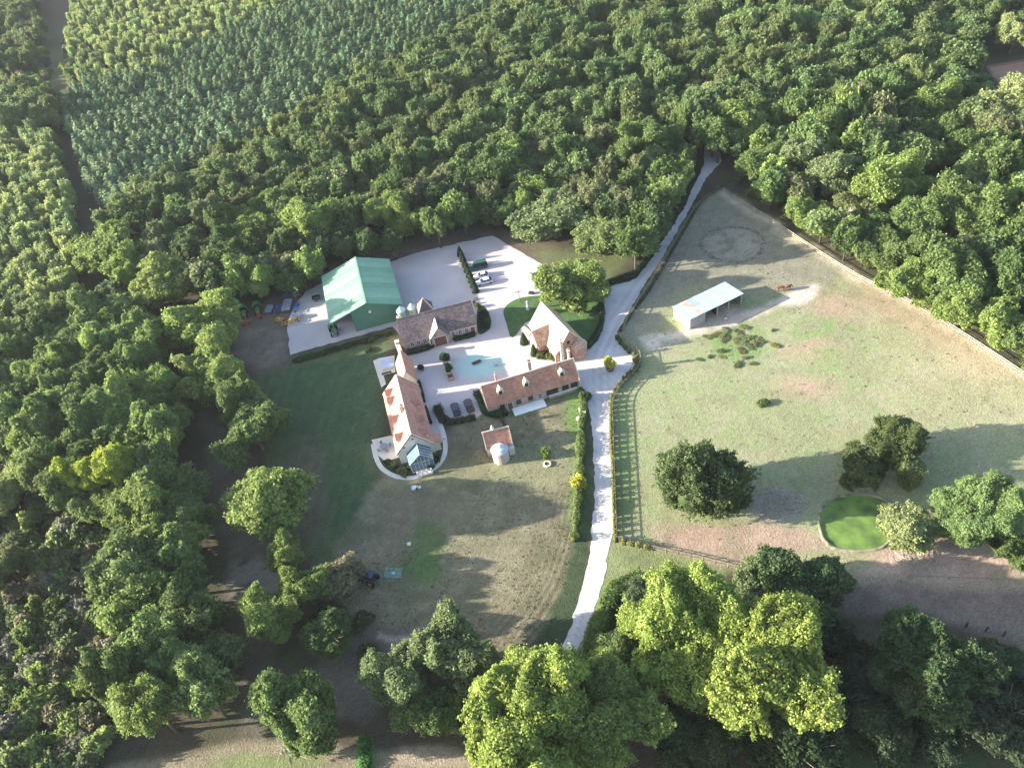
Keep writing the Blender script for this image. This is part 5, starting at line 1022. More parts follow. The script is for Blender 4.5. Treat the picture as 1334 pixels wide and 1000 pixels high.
# ==================================================================== VEHICLES
print('vehicles')
def wheel(parent, x, y, r, w_, name='wheel', rim=STEEL):
    o = MB().tube((x, y - w_ / 2, r), (x, y + w_ / 2, r), r, n=18).build(name, RUBBER, parent, bevel=0)
    s = 1 if y > 0 else -1; MB().tube((x, y + s * (w_ / 2 + .002), r), (x, y + s * (w_ / 2 + .02), r), r * .6, n=14).build('rim', rim, o); return o
def car(px, py, ang, col_, label, L_=4.3, W_=1.78, H_=1.45, van=False, at_px2=None):
    p = at(px, py, .7); root = empty('car' if not van else 'van', (p.x, p.y, 0), ang); tag(root, label, 'van' if van else 'car')
    h = L_ / 2; hw = W_ / 2
    # side profile stations: x, half width, z top of lower body
    st = [(-h, .72, .45, .62), (-h + .08, .86, .3, .8), (-h + .6, .97, .25, .9), (-.4, 1.0, .24, .95), (.8, 1.0, .24, .95), (h - 1.05, .99, .25, .92), (h - .45, .95, .27, .8), (h - .08, .84, .32, .68), (h, .7, .42, .58)]
    vs = []; fs = []
    for x, wf, zb, zt in st:
        w_ = hw * wf; vs += [(x, -w_ * .93, zb), (x, -w_, (zb + zt) / 2), (x, -w_ * .92, zt - .03), (x, -w_ * .6, zt + .03), (x, w_ * .6, zt + .03), (x, w_ * .92, zt - .03), (x, w_, (zb + zt) / 2), (x, w_ * .93, zb)]
    for i in range(len(st) - 1):
        for k in range(8): a_ = 8 * i + k; b_ = 8 * i + (k + 1) % 8; fs.append((a_, b_, b_ + 8, a_ + 8))
    fs += [tuple(reversed(range(8))), tuple(range(8 * (len(st) - 1), 8 * len(st)))]
    MB().add(vs, [f[::-1] for f in fs]).build('body', col_, root, smooth=True)
    # greenhouse: glass with a painted roof
    if van: g0, g1, r0, r1 = -h + .12, h - 1.0, -h + .25, h - 1.7
    else: g0, g1, r0, r1 = -h + .3, h - 1.15, -h + .95, h - 2.0
    zb, zt = .9, H_; wb, wt = hw * .93, hw * .74
    q_ = [(g0, -wb, zb), (g1, -wb * .95, zb), (g1, wb * .95, zb), (g0, wb, zb), (r0, -wt, zt), (r1, -wt, zt), (r1, wt, zt), (r0, wt, zt)]
    MB().add(q_, [(0, 1, 5, 4), (1, 2, 6, 5), (2, 3, 7, 6), (3, 0, 4, 7), (3, 2, 1, 0)]).build('windows', PANE, root)
    MB().add([(r0, -wt, zt), (r1, -wt, zt), (r1, wt, zt), (r0, wt, zt), (r0 + .1, -wt * .8, zt + .05), (r1 - .1, -wt * .8, zt + .05), (r1 - .1, wt * .8, zt + .05), (r0 + .1, wt * .8, zt + .05)], [(4, 5, 6, 7), (0, 1, 5, 4), (1, 2, 6, 5), (2, 3, 7, 6), (3, 0, 4, 7)]).build('roof', col_, root)
    for s in (-1, 1):
        for x0_, x1_, xr in ((g0, g0 + .12, r0), (g1, g1 - .1, r1), ((g0 + g1) / 2, (g0 + g1) / 2 + .1, (r0 + r1) / 2)):
            MB().tube((x0_, s * wb, zb), (xr, s * (wt + .01), zt), .04, n=4).build('pillar', col_, root)
        MB().box(h - .25, h - .02, s * hw * .55 - .16, s * hw * .55 + .16, .6, .72).build('headlight', WHITE, root); MB().box(-h + .0, -h + .1, s * hw * .6 - .14, s * hw * .6 + .14, .62, .76).build('tail_light', P_RED, root)
        MB().box(g1 - .35, g1 - .2, s * hw, s * (hw + .18) if s > 0 else s * hw, .95, 1.06).build('mirror', col_, root) if s > 0 else MB().box(g1 - .35, g1 - .2, -hw - .18, -hw, .95, 1.06).build('mirror', col_, root)
        for x in (-h + .8, h - .85): wheel(root, x, s * (hw - .1), .32, .2)
    return root
car(593.5, 532, R_(-80) + math.pi, P_DARKBLUE, 'dark blue car, left of two parked by the hedge at the bottom of the court'); car(610.5, 527, R_(-80) + math.pi, P_PURPLE, 'dark plum car, right of two parked by the hedge at the bottom of the court')
car(627, 358.5, R_(6) + math.pi, P_WHITE, 'white car parked between the dark green van and the other white car', 4.2); car(631, 366, R_(6) + math.pi, P_WHITE, 'white car parked nearest, below the other white car in the yard', 4.6)
car(623, 346.5, R_(8) + math.pi, P_DGREEN, 'dark green van parked at the top beside two white cars', 5.2, 2.0, 2.1, van=True)
def tractor(px, py, ang, col_, label, s=1.0):
    p = at(px, py, 1.2); root = empty('tractor', (p.x, p.y, 0), ang); tag(root, label, 'tractor')
    MB().box(.1, 2.1 * s, -.42, .42, .8, 1.6).build('bonnet', col_, root, bevel=.08)
    MB().box(-1.25, .1, -.7, .7, .9, 1.3).build('chassis', col_, root); MB().box(-1.1, .05, -.65, .65, 1.301, 2.5).build('cab', PANE, root, bevel=.05); MB().box(-1.25, .2, -.8, .8, 2.501, 2.68).build('cab_roof', col_, root, bevel=.05)
    for q_ in (-1, 1):
        wheel(root, -.7, q_ * .95, .85, .45, rim=P_YELLOW); wheel(root, 1.6, q_ * .8, .5, .32, rim=P_YELLOW); MB().box(-1.4, 0, q_ * .95 - .25, q_ * .95 + .25, 1.72, 1.8).build('mudguard', col_, root)
        MB().box(2.1 * s, 2.1 * s + .04, q_ * .25 - .09, q_ * .25 + .09, 1.2, 1.35).build('headlight', WHITE, root)
    MB().tube((1.2, .2, 1.6), (1.2, .2, 2.5), .05).build('exhaust', STEEL, root); return root
tractor(317, 405, R_(-78), P_GREEN, 'green tractor on the far left of the row of machines under the trees'); tractor(335, 401, R_(-80), P_GREEN, 'second green tractor, right of the far left one under the trees')
tractor(434, 428, R_(-80), P_GREEN, 'dark green tractor parked inside the open bay of the green barn')
tractor(481, 752, R_(150), P_DARKBLUE, 'blue and white machine parked on the grass beside the brownish tree')
def trailer(px, py, ang, col_, label, L_=3.6, W_=1.9, load=None):
    p = at(px, py, .7); root = empty('trailer', (p.x, p.y, 0), ang); tag(root, label, 'trailer')
    MB().box(-L_ / 2, L_ / 2, -W_ / 2, W_ / 2, .65, .77).build('bed', col_, root)
    for a_ in ((-L_ / 2, L_ / 2, -W_ / 2, -W_ / 2 + .06), (-L_ / 2, L_ / 2, W_ / 2 - .06, W_ / 2), (-L_ / 2, -L_ / 2 + .06, -W_ / 2 + .061, W_ / 2 - .061), (L_ / 2 - .06, L_ / 2, -W_ / 2 + .061, W_ / 2 - .061)): MB().box(*a_, .771, 1.3).build('side_board', col_, root)
    MB().box(L_ / 2, L_ / 2 + 1.3, -.05, .05, .55, .65).build('drawbar', STEEL, root)
    for q_ in (-1, 1): wheel(root, -.2, q_ * (W_ / 2 + .08), .4, .22)
    return root
trailer(351, 403, R_(80), P_GREY, 'small grey trailer right of the two green tractors', 2.6, 1.6); trailer(374, 398, R_(85), P_GREY, 'big grey flatbed trailer in the middle of the blue machines', 4.6, 2.2)
def implement(px, py, ang, col_, label, L_=4.5, W_=1.6, n=6):
    p = at(px, py, .6); root = empty('farm_implement', (p.x, p.y, 0), ang); tag(root, label, 'farm implement')
    MB().tube((-L_ / 2, -W_ / 2, .8), (L_ / 2, -W_ / 2, .8), .1, n=5).tube((-L_ / 2, W_ / 2, .8), (L_ / 2, W_ / 2, .8), .1, n=5).build('beam', col_, root)
    for k in range(n):
        x = -L_ / 2 + L_ * (k + .5) / n; MB().tube((x, -W_ / 2, .82), (x, W_ / 2, .82), .07, n=5).build('cross_bar', col_, root); MB().tube((x, W_ / 2 * (-1) ** k, .8), (x + .25, W_ / 2 * (-1) ** k, .05), .06, .03, n=5).build('tine', STEEL, root)
    MB().box(-.35, .35, -.4, .4, .9, 1.45).build('headstock', col_, root, bevel=.05)
    for q_ in (-1, 1): wheel(root, q_ * L_ * .4, 0, .35, .2)
    return root
implement(379, 419, R_(14), P_YELLOW, 'long orange yellow implement at the near edge of the machine park', 5.2, 1.2, 7); implement(364, 417, R_(-20), P_YELLOW, 'short orange yellow implement left of the long one', 2.6, 1.1, 4)
implement(362, 402, R_(80), P_BLUE, 'blue implement between the small grey trailer and the big grey trailer', 3.4, 1.2, 5); implement(386, 400, R_(82), P_BLUE, 'blue and white implement at the right edge of the machine park by the gravel', 4.2, 1.4, 6)
implement(375, 384, R_(10), P_BLUE, 'blue implement behind the big grey trailer', 3.2, 1.3, 5); implement(384, 383, R_(-55), P_SILVER, 'pale silver blue implement near the trees at the machine park', 3.4, 1.0, 4)
implement(394, 373, R_(-60), P_DARKBLUE, 'dark implement farthest back in the machine park by the wood', 2.8, 1.0, 4); implement(320, 421, R_(20), P_RED, 'small red and white implement before the far left tractor', 1.8, .9, 3); implement(338, 412, R_(-60), P_RED, 'small reddish implement behind the second green tractor', 1.6, .9, 3)
trailer(386, 412, R_(12), P_SILVER, 'small silver trailer between the orange implement and the gravel', 2.0, 1.3)
trailer(412, 388, R_(10), P_DARKBLUE, 'low dark trailer on the gravel beside the west side of the green barn', 2.2, 1.2)

# ==================================================================== SMALL THINGS
def chair(px, py, ang, label, m=WHITE):
    p = at(px, py); root = empty('garden_chair', p, ang); tag(root, label, 'chair'); MB().box(-.3, .3, -.3, .3, .4, .46).build('seat', m, root); MB().box(-.3, .3, .25, .32, .461, 1.0).build('backrest', m, root)
    for x in (-.26, .26):
        for y in (-.26, .26): MB().box(x - .03, x + .03, y - .03, y + .03, 0, .399).build('leg', m, root)
chair(539, 638, .5, 'white garden chair on the lawn below the curved path, left one'); chair(547, 636, 2.0, 'white garden chair on the lawn below the curved path, right one')
def table(px, py, r, label, m=WHITE, par=False):
    p = at(px, py); root = empty('table', p); tag(root, label, 'table'); MB().lathe([(r, .7), (r, .76)], 20).build('table_top', m, root); MB().tube((0, 0, .05), (0, 0, .7), .06).build('pedestal', STEEL, root); MB().lathe([(r * .5, 0), (r * .45, .05)], 14).build('foot', STEEL, root); return root
o = table(541, 637, .45, 'small round white table between two garden chairs below the curved path')
o = table(501, 584, .9, 'round grey table on the white terrace of the rose roofed house', STEEL); 
for k, (a_, w3) in enumerate(((0.4, 'right'), (2.0, 'far'), (3.6, 'left'), (5.1, 'near'))):
    p = at(501, 584); c_ = empty('garden_chair', (p.x + 1.35 * math.cos(a_), p.y + 1.35 * math.sin(a_), .085), a_ - math.pi / 2); tag(c_, 'grey garden chair on the %s side of the round terrace table' % w3, 'chair')
    MB().box(-.26, .26, -.26, .26, .4, .46).build('seat', STEEL, c_); MB().box(-.26, .26, .21, .27, .461, .95).build('backrest', STEEL, c_)
    for x in (-.22, .22):
        for y in (-.22, .22): MB().box(x - .025, x + .025, y - .025, y + .025, 0, .399).build('leg', STEEL, c_)
o.location.z = .085
# covered plunge pool
p = at(505, 475); root = empty('plunge_pool', p, R_(8)); tag(root, 'rectangular plunge pool under a pale lilac blue cover beside the low rose roofed wing', 'pool')
MB().box(-1.6, 1.6, -2.0, 2.0, 0, .5).build('surround', CREAM, root, bevel=.04); CV = mat('lilac_blue_cover', (.5, .54, .68), .6, .08, 2, .05)
for k in range(4): MB().box(-1.4, 1.4, -1.8 + .9 * k + .02, -1.8 + .9 * (k + 1) - .02, .501, .58 + .01 * (k % 2)).build('cover_panel', CV, root)
p = at(504, 487); o = empty('wooden_bench', p, R_(8)); tag(o, 'dark brown bench at the lower edge of the plunge pool terrace', 'bench'); MB().box(-1.2, 1.2, -.25, .25, .4, .5).build('seat', DARKWOOD, o); MB().box(-1.1, -.95, -.2, .2, 0, .399).build('leg', DARKWOOD, o); MB().box(.95, 1.1, -.2, .2, 0, .399).build('leg', DARKWOOD, o)
# T shaped washing-line post, blue-grey garden figure
p = at(677, 392); o = empty('crossarm_post', p, R_(5)); tag(o, 'T shaped grey post at the edge of the gravel above the cottage lawn', 'post'); MB().tube((0, 0, 0), (0, 0, 3.2), .11, .08).build('pole', STEEL, o); MB().box(-.95, .95, -.07, .07, 2.9, 3.05).build('crossarm', STEEL, o)
for x in (-.8, .8): MB().tube((x, 0, 3.05), (x, 0, 3.25), .05).build('insulator', WHITE, o)
p = at(688, 403); o = empty('garden_statue', p); tag(o, 'pale blue grey garden statue on the lawn left of the cottage', 'statue'); SB = mat('blue_grey_stone', (.4, .52, .54), .8, .1, 4, .1)
MB().lathe([(.5, 0), (.5, .25), (.36, .3), (.36, .8), (.45, .9)], 12).build('plinth', SB, o); MB().lathe([(.3, .901), (.38, 1.2), (.24, 1.7), (.36, 2.1), (.3, 2.35), (.12, 2.5), (.17, 2.7), (.02, 2.95)], 12).build('figure', SB, o)
p = at(713, 605); o = empty('stone_ring', p); tag(o, 'round pinkish stone ring on the lawn right of the tiny outbuilding', 'stone'); MB().lathe([(.85, 0), (.85, .35), (.55, .38), (.5, .15)], 18).build('ring', mat('pink_stone', (.62, .46, .38), .9, .15, 3, .3), o); MB().lathe([(.5, 0), (.49, .25)], 18).build('soil', BED, o)
p = at(755, 548); o = table(755, 548, .75, 'round pale table beside the roadside hedge', CREAM)
p = at(759, 540); o = empty('white_gate', p, R_(-50)); tag(o, 'small white gate with two posts in the roadside hedge', 'gate'); MB().box(-.9, -.75, -.08, .08, 0, 1.6).build('post', WHITE, o); MB().box(.75, .9, -.08, .08, 0, 1.6).build('post', WHITE, o)
for z in (.3, .7, 1.1): MB().box(-.74, .74, -.03, .03, z, z + .1).build('rail', WHITE, o)
p = at(512, 746); o = empty('ground_sheet', p, R_(-12)); tag(o, 'pale green sheet spread flat on the grass near the blue machine', 'sheet'); MB().box(-1.7, 1.7, -1.1, 1.1, .02, .06).build('sheet', mat('pale_green_net', (.14, .22, .17), .8, .2, 3, .2), o); MB().box(-.2, .6, -.5, .1, .061, .35).build('folded_cover', mat('mint_cover', (.3, .45, .4), .8, .1, 3, .2), o, bevel=.05)
p = at(533, 709); o = empty('boulder', p); tag(o, 'small pale boulder on the bright green patch of the field', 'stone')
bm = bmesh.new(); bmesh.ops.create_icosphere(bm, subdivisions=2, radius=.45); rbd = random.Random(2)
for v in bm.verts: v.co *= 1 + rbd.uniform(-.18, .18); v.co.z *= .6
me = bpy.data.meshes.new('rock'); bm.to_mesh(me); bm.free(); me.materials.append(CREAM); r_ = bpy.data.objects.new('rock', me); COL.objects.link(r_); r_.parent = o; r_.location = (0, 0, .2)
# lamp posts / stones near the yard corner
for k, (x, y, lab) in enumerate([(620, 390, 'small pale stone trough at the gravel edge above the dark roofed building'), (618, 396, 'small round pot at the top corner of the dark roofed building')]):
    p = at(x, y); o = empty('stone_trough' if k == 0 else 'flower_pot', p); tag(o, lab, 'trough' if k == 0 else 'pot')
    if k == 0: MB().box(-.6, .6, -.3, .3, 0, .5).build('trough', STONE, o, bevel=.04); MB().box(-.5, .5, -.2, .2, .501, .53).build('soil', BED, o)
    else: MB().lathe([(.25, 0), (.38, .55), (.3, .55)], 14).build('pot', TILE, o); MB().lathe([(.3, .551), (.35, .8), (.05, 1.0)], 10).build('plant', foliage('pot_leaf', (.1, .16, .05)), o)
# brushwood heaps
def brush(px, py, rad, n, label, m=PALEBARK, seed=1):
    p = at(px, py); rs = random.Random(seed); mb = MB()
    for k in range(n):
        a_ = rs.uniform(0, 6.28); d = rs.uniform(0, rad); c = Vector((math.cos(a_) * d, math.sin(a_) * d * .8, rs.uniform(.05, .5))); a2 = rs.uniform(0, 6.28); l = rs.uniform(.6, 1.9); e = c + Vector((math.cos(a2) * l, math.sin(a2) * l, rs.uniform(-.1, .35)))
        e.z = max(.03, e.z); mb.tube(c, e, rs.uniform(.03, .06), .015, 4)
    o = mb.build('brushwood_heap', m); o.location = p; return tag(o, label, 'brushwood')
brush(1026, 655, 3.4, 150, 'heap of pale dead branches in the shade left of the pond'); brush(1008, 645, 2.4, 60, 'thin scatter of dead branches just left of the pale heap', seed=2)
brush(1196, 735, 4.2, 240, 'heap of pale sunlit branches on the bare ground below the pond trees', seed=3); brush(380, 968, 3.2, 110, 'grey brushwood at the foot of the round tree near the bottom', seed=4)
# horses
def horse(px, py, ang, label, c=(.16, .06, .035)):
    p = at(px, py); root = empty('horse', p, ang); tag(root, label, 'horse')
    me = bpy.data.meshes.new('body')
    J = {'hip': (-.65, 0, 1.3, .30), 'belly': (0, 0, 1.22, .33), 'chest': (.55, 0, 1.25, .31), 'neck': (.95, 0, 1.25, .18), 'poll': (1.35, 0, .8, .12), 'jaw': (1.5, 0, .5, .11), 'nose': (1.62, 0, .2, .07), 'tail': (-.98, 0, 1.15, .05), 'tailend': (-1.08, 0, .55, .06)}
    Eg = [('hip', 'belly'), ('belly', 'chest'), ('chest', 'neck'), ('neck', 'poll'), ('poll', 'jaw'), ('jaw', 'nose'), ('hip', 'tail'), ('tail', 'tailend')]
    for s, sn in ((-1, 'a'), (1, 'b')):
        J.update({'sh' + sn: (.6, s * .2, .95, .14), 'kn' + sn: (.62, s * .2, .5, .07), 'fe' + sn: (.6, s * .2, .12, .05), 'ho' + sn: (.64, s * .2, .03, .065), 'th' + sn: (-.62, s * .2, .95, .17), 'st' + sn: (-.5, s * .2, .72, .11), 'hk' + sn: (-.8, s * .2, .48, .065), 'hf' + sn: (-.72, s * .2, .12, .05), 'hh' + sn: (-.68, s * .2, .03, .065)})
        Eg += [('chest', 'sh' + sn), ('sh' + sn, 'kn' + sn), ('kn' + sn, 'fe' + sn), ('fe' + sn, 'ho' + sn), ('hip', 'th' + sn), ('th' + sn, 'st' + sn), ('st' + sn, 'hk' + sn), ('hk' + sn, 'hf' + sn), ('hf' + sn, 'hh' + sn)]
    ks = list(J); me.from_pydata([J[k][:3] for k in ks], [(ks.index(a_), ks.index(b_)) for a_, b_ in Eg], []); o = bpy.data.objects.new('body', me); COL.objects.link(o); o.parent = root
    o.modifiers.new('skin', 'SKIN')
    sk = me.skin_vertices[0].data if me.skin_vertices else None
    if sk is None:
        bm = bmesh.new(); bm.from_mesh(me); bm.verts.layers.skin.verify(); bm.to_mesh(me); bm.free(); sk = me.skin_vertices[0].data
    for i, k in enumerate(ks): sk[i].radius = (J[k][3], J[k][3])
    sk[0].use_root = True; ss = o.modifiers.new('sub', 'SUBSURF'); ss.levels = 1; ss.render_levels = 1
    me.materials.append(mat('bay_horse_coat', c, .6, .1, 4, .05)); MB().tube((.7, 0, 1.5), (1.3, 0, .98), .06, .05, 5).build('mane', DARKWOOD, root)
    for s in (-1, 1): MB().tube((1.32, s * .07, .86), (1.34, s * .1, 1.0), .04, .01, 5).build('ear', DARKWOOD, root)
    return root
horse(1017, 379, R_(170), 'reddish brown horse grazing in the shade beyond the field shelter, left one'); horse(1026, 378, R_(20), 'reddish brown horse grazing in the shade beyond the field shelter, right one', (.2, .08, .05))
# small pale roof in the wood
p = at(790, 133, 3.2); root = empty('woodland_hut', (p.x, p.y, 0), R_(-10)); tag(root, 'tiny hut with pale blue roof almost hidden among the trees left of the road end', 'hut')
MB().box(-2.2, 2.2, -1.6, 1.6, 0, 6.2).build('wall', WOOD, root); MB().slab([(-2.3, -1.7, 6.3), (1.2, -1.7, 6.3), (1.2, .6, 6.7), (-2.3, .6, 6.7)], .1).build('roof', SHEET, root); root.scale = (1, 1, 1); KEEP.append((p.x, p.y, 2.5))

# ==================================================================== FOREST
print('forest')
NW = [(140, 300), (232, 240), (340, 195), (430, 135), (550, 75), (650, 20), (720, -50), (1420, -50), (1420, 30), (1290, 20), (1265, 60), (1290, 120), (1420, 130), (1420, 465), (1340, 440), (1262, 402), (1195, 358), (1130, 318), (1058, 282), (992, 236), (955, 222), (950, 195), (942, 182), (912, 180), (904, 215), (880, 250), (858, 290), (832, 325), (800, 330), (760, 320), (720, 290), (660, 272), (600, 282), (560, 297), (505, 312), (450, 320), (420, 335), (400, 350), (345, 375), (300, 385), (250, 370), (200, 400), (150, 380)]
NE_CLEAR = [(1180, 205), (1262, 205), (1270, 238), (1195, 240)]
BELT_N = [(130, 270), (225, 222), (335, 178), (425, 118), (545, 60), (650, 8), (668, 40), (560, 100), (440, 155), (345, 215), (240, 262), (150, 320)]
WB = [(-120, 440), (60, 440), (100, 395), (150, 400), (215, 425), (225, 480), (235, 540), (245, 600), (238, 640), (248, 680), (262, 760), (278, 830), (290, 900), (285, 958), (190, 965), (155, 930), (160, 800), (170, 700), (100, 660), (60, 640), (0, 570), (-120, 540)]
SCRUB = [(-120, 560), (0, 570), (60, 640), (110, 665), (175, 705), (165, 800), (160, 930), (150, 985), (60, 1080), (-120, 1080)]
CON = [(80, 135), (125, 262), (140, 268), (225, 218), (330, 176), (420, 114), (542, 58), (640, 8), (680, -30), (430, -30), (335, 28), (250, 62), (200, 98), (130, 104)]
PALE_N = [(88, -30), (88, 60), (100, 98), (125, 104), (200, 92), (248, 58), (330, 22), (425, -30)]
PALE_W = [(-120, 172), (70, 170), (92, 250), (102, 330), (96, 400), (60, 445), (-120, 460)]
NWC = [(-90, -30), (50, -30), (52, 60), (30, 85), (-90, 90)]; HEDGE_W = [(-90, 118), (0, 118), (40, 105), (74, 125), (74, 155), (-90, 175)]
EDGE_SW = [(-120, 960), (60, 960), (140, 985), (60, 1080), (-120, 1080)]
KP = np.array(KEEP)
def scatter(poly, sp, h, seed, jitter=.36, keep=.62, zt=.6, hole=()):
    """jittered grid on the site, kept where the tree's crown stands inside the surveyed outline"""
    rs = np.random.RandomState(seed); W_ = [at(x, y, h * zt) for x, y in poly]; X0, X1 = min(p.x for p in W_), max(p.x for p in W_); Y0, Y1 = min(p.y for p in W_), max(p.y for p in W_)
    gx, gy = np.meshgrid(np.arange(X0, X1, sp), np.arange(Y0, Y1, sp * .87)); gx = gx + (np.arange(gx.shape[0]) % 2)[:, None] * sp / 2
    X = (gx + rs.uniform(-jitter, jitter, gx.shape) * sp).ravel(); Y = (gy + rs.uniform(-jitter, jitter, gy.shape) * sp).ravel()
    u, v, D = topx(X, Y, np.full(X.shape, h * zt)); k = inside(u, v, poly)
    for hp in hole: k &= ~inside(u, v, hp)
    X, Y, u, v, D = X[k], Y[k], u[k], v[k], D[k]
    if keep:
        d = np.hypot(X[:, None] - KP[None, :, 0], Y[:, None] - KP[None, :, 1]) / KP[None, :, 2]; k = (d > keep + .35).all(1); X, Y, u, v, D = X[k], Y[k], u[k], v[k], D[k]
    return np.stack([X, Y, u, v, D], 1)
def vary(rs, n, r0, r1, h0, h1): return rs.uniform(r0, r1, n), rs.uniform(h0, h1, n)
def stuff_instances(name, label, cat, protos, base, X, Y, S, HZ, RZ, seed=0, leafm=None):
    """one object standing for the remaining trees: points carry scale and rotation, geometry nodes set the trees on them"""
    fm = foliage(name + '_leaf', base, hue=.1); pcol = bpy.data.collections.new(name + '_kinds')
    for k, pr in enumerate(protos):
        me2 = pr.copy(); me2.materials[0] = fm; o = bpy.data.objects.new(name + '_kind', me2); pcol.objects.link(o)
    me = bpy.data.meshes.new(name); me.from_pydata([(x, y, 0) for x, y in zip(X, Y)], [], [])
    a = me.attributes.new('siz', 'FLOAT_VECTOR', 'POINT'); a.data.foreach_set('vector', np.stack([S, S, HZ], 1).astype(np.float32).ravel())
    a = me.attributes.new('rot', 'FLOAT_VECTOR', 'POINT'); a.data.foreach_set('vector', np.stack([0 * RZ, 0 * RZ, RZ], 1).astype(np.float32).ravel())
    o = bpy.data.objects.new(name, me); COL.objects.link(o); tag(o, label, cat, kind='stuff')
    ng = bpy.data.node_groups.new(name, 'GeometryNodeTree'); ng.interface.new_socket('Geometry', in_out='INPUT', socket_type='NodeSocketGeometry'); ng.interface.new_socket('Geometry', in_out='OUTPUT', socket_type='NodeSocketGeometry')
    N = ng.nodes; L = ng.links; gi = N.new('NodeGroupInput'); gout = N.new('NodeGroupOutput'); ip = N.new('GeometryNodeInstanceOnPoints'); ci = N.new('GeometryNodeCollectionInfo')
    ci.inputs['Collection'].default_value = pcol; ci.inputs['Separate Children'].default_value = True; ci.inputs['Reset Children'].default_value = True
    def attr(nm):
        x = N.new('GeometryNodeInputNamedAttribute'); x.data_type = 'FLOAT_VECTOR'; x.inputs['Name'].default_value = nm; return x.outputs[0]
    L.new(gi.outputs[0], ip.inputs['Points']); L.new(ci.outputs[0], ip.inputs['Instance']); ip.inputs['Pick Instance'].default_value = True
    e2r = N.new('FunctionNodeEulerToRotation'); L.new(attr('rot'), e2r.inputs[0]); L.new(e2r.outputs[0], ip.inputs['Rotation']); L.new(attr('siz'), ip.inputs['Scale'])
    L.new(ip.outputs[0], gout.inputs[0]); md = o.modifiers.new('trees', 'NODES'); md.node_group = ng; return o
def con_lab(u, v):
    m_ = 'at the left corner of' if u < 150 else 'by the dark ride in' if u < 200 else 'in the front rows of' if v > 150 else 'deep inside' if v > 100 else 'towards the upper right of'
    return '{s} {c} conifer ' + m_ + ' the planted block at upper left', '{s} {c} conifers ' + m_ + ' the planted block'
def belt_lab(u, v):
    m_ = 'beside the top of the track' if v < 560 else 'level with the golden trees' if v < 660 else 'level with the large lone oak' if v < 760 else 'level with the two touching trees' if v < 860 else 'at the lowest end'
    e = 'outer left belt ' if u < 150 else 'left belt '
    return '{c} {s} tree in the ' + e + m_, '{c} {s} trees in the ' + e + m_
def young_lab(u, v):
    m_ = 'beyond the conifers' if v < 120 and u > 80 else 'top of the left edge block' if v < 260 else 'middle of the left edge block' if v < 350 else 'foot of the left edge block'
    e = ' by the ride' if (v > 120 and u > 55) else ''
    return '{s} pale {c} young tree, ' + m_ + e, '{s} pale {c} young trees, ' + m_ + e
def scrub_lab(u, v):
    m_ = 'upper' if v < 720 else 'middle' if v < 850 else 'lowest'; e = 'by the photo edge' if u < 70 else 'against the tall belt'
    return '{s} {c} bush, ' + m_ + ' scrub at lower left, ' + e, '{s} {c} bushes, ' + m_ + ' scrub ' + e
def plant(name, label, cat, group, protos, data, colors, cap, stuff_label, base, seed, r, h, href=3.0, swap=None):
    """data rows: X Y u v depth; nearest 'cap' in view become things, the rest one stuff object"""
    rs = np.random.RandomState(seed); n = len(data); vis = (data[:, 2] > -15) & (data[:, 2] < IW + 15) & (data[:, 3] > -15) & (data[:, 3] < IH + 15)
    order = np.argsort(np.where(vis, data[:, 4], 1e6 + data[:, 4])); data = data[order]; nin = min(cap, int(vis.sum()))
    rr4, hh = vary(rs, n, *r, *h); k = rs.uniform(.9, 1.12, n); hh = hh * k * (.8 + .4 * fbm(data[:, 0], data[:, 1], 22)); hh = np.maximum(hh, rr4 * 1.15); rz = rs.uniform(0, 6.28, n)
    for i in range(nin):
        c = colors[rs.randint(len(colors))]; j = rs.randint(len(protos)); L_ = label; G_ = group
        if callable(label):
            L_, G_ = label(data[i, 2], data[i, 3]); t_ = (rr4[i] - r[0]) / (r[1] - r[0]); w1 = 'small' if t_ < .33 else 'middling' if t_ < .67 else 'broad'
            L_ = L_.format(c=colour_word(c), s=w1); G_ = G_.format(c=colour_word(c), s=w1)
        o = bpy.data.objects.new(name, protos[j]); COL.objects.link(o); o.location = (data[i, 0], data[i, 1], 0); as_ = rs.uniform(.86, 1.16); o.scale = (rr4[i] * as_, rr4[i] / as_, hh[i] / href); o.rotation_euler = (0, 0, rz[i]); q = 1 + rs.uniform(-.2, .2); o.color = (c[0] * q, c[1] * q, c[2] * q, 1)
        tag(o, L_, cat, G_)
    if n > nin:
        d = data[nin:]; stuff_instances(name + ('_wood' if 'tree' in name or name == 'conifer' else '_thicket'), stuff_label, cat, protos, base, d[:, 0], d[:, 1], rr4[nin:], hh[nin:] / href, rz[nin:], seed)
    print(name, n, nin)
KC = (K['MID'], K['GREEN'], K['MID'], K['BRIGHT'], (.155, .21, .08), (.16, .18, .085), (.09, .135, .055), K['GREEN'])
dN = scatter(NW, 6.1, 13, 1, hole=(NE_CLEAR,)); dB = scatter(BELT_N, 5.6, 15, 2); dC2 = scatter(NWC, 8, 13, 3); dH = scatter(HEDGE_W, 6, 13, 4)
MARKS = [(430, 330, 'behind the green barn'), (560, 290, 'above the long gravel yard'), (650, 270, 'straight above the parked cars'), (800, 270, 'left of the upper road'), (880, 160, 'around the end of the road'), (1010, 130, 'right of the road end'), (1150, 150, 'far above the dead tree'), (1260, 230, 'behind the big clump by the fence'), (1300, 60, 'near the pink field'), (200, 330, 'at the corner of the dark ride'), (310, 330, 'left of the barn among tall trunks'), (520, 180, 'in the middle of the wood'), (700, 180, 'in the dense middle right of the wood')]
def colour_word(c):
    g = c[1]; return 'bright' if g > .17 else 'mid green' if g > .125 else 'dark green'
def wlab(u, v):
    m_ = min(MARKS, key=lambda q: (q[0] - u) ** 2 + (q[1] - v) ** 2)[2]; return '{c} {s} tree in the wood ' + m_, '{c} {s} trees in the wood ' + m_
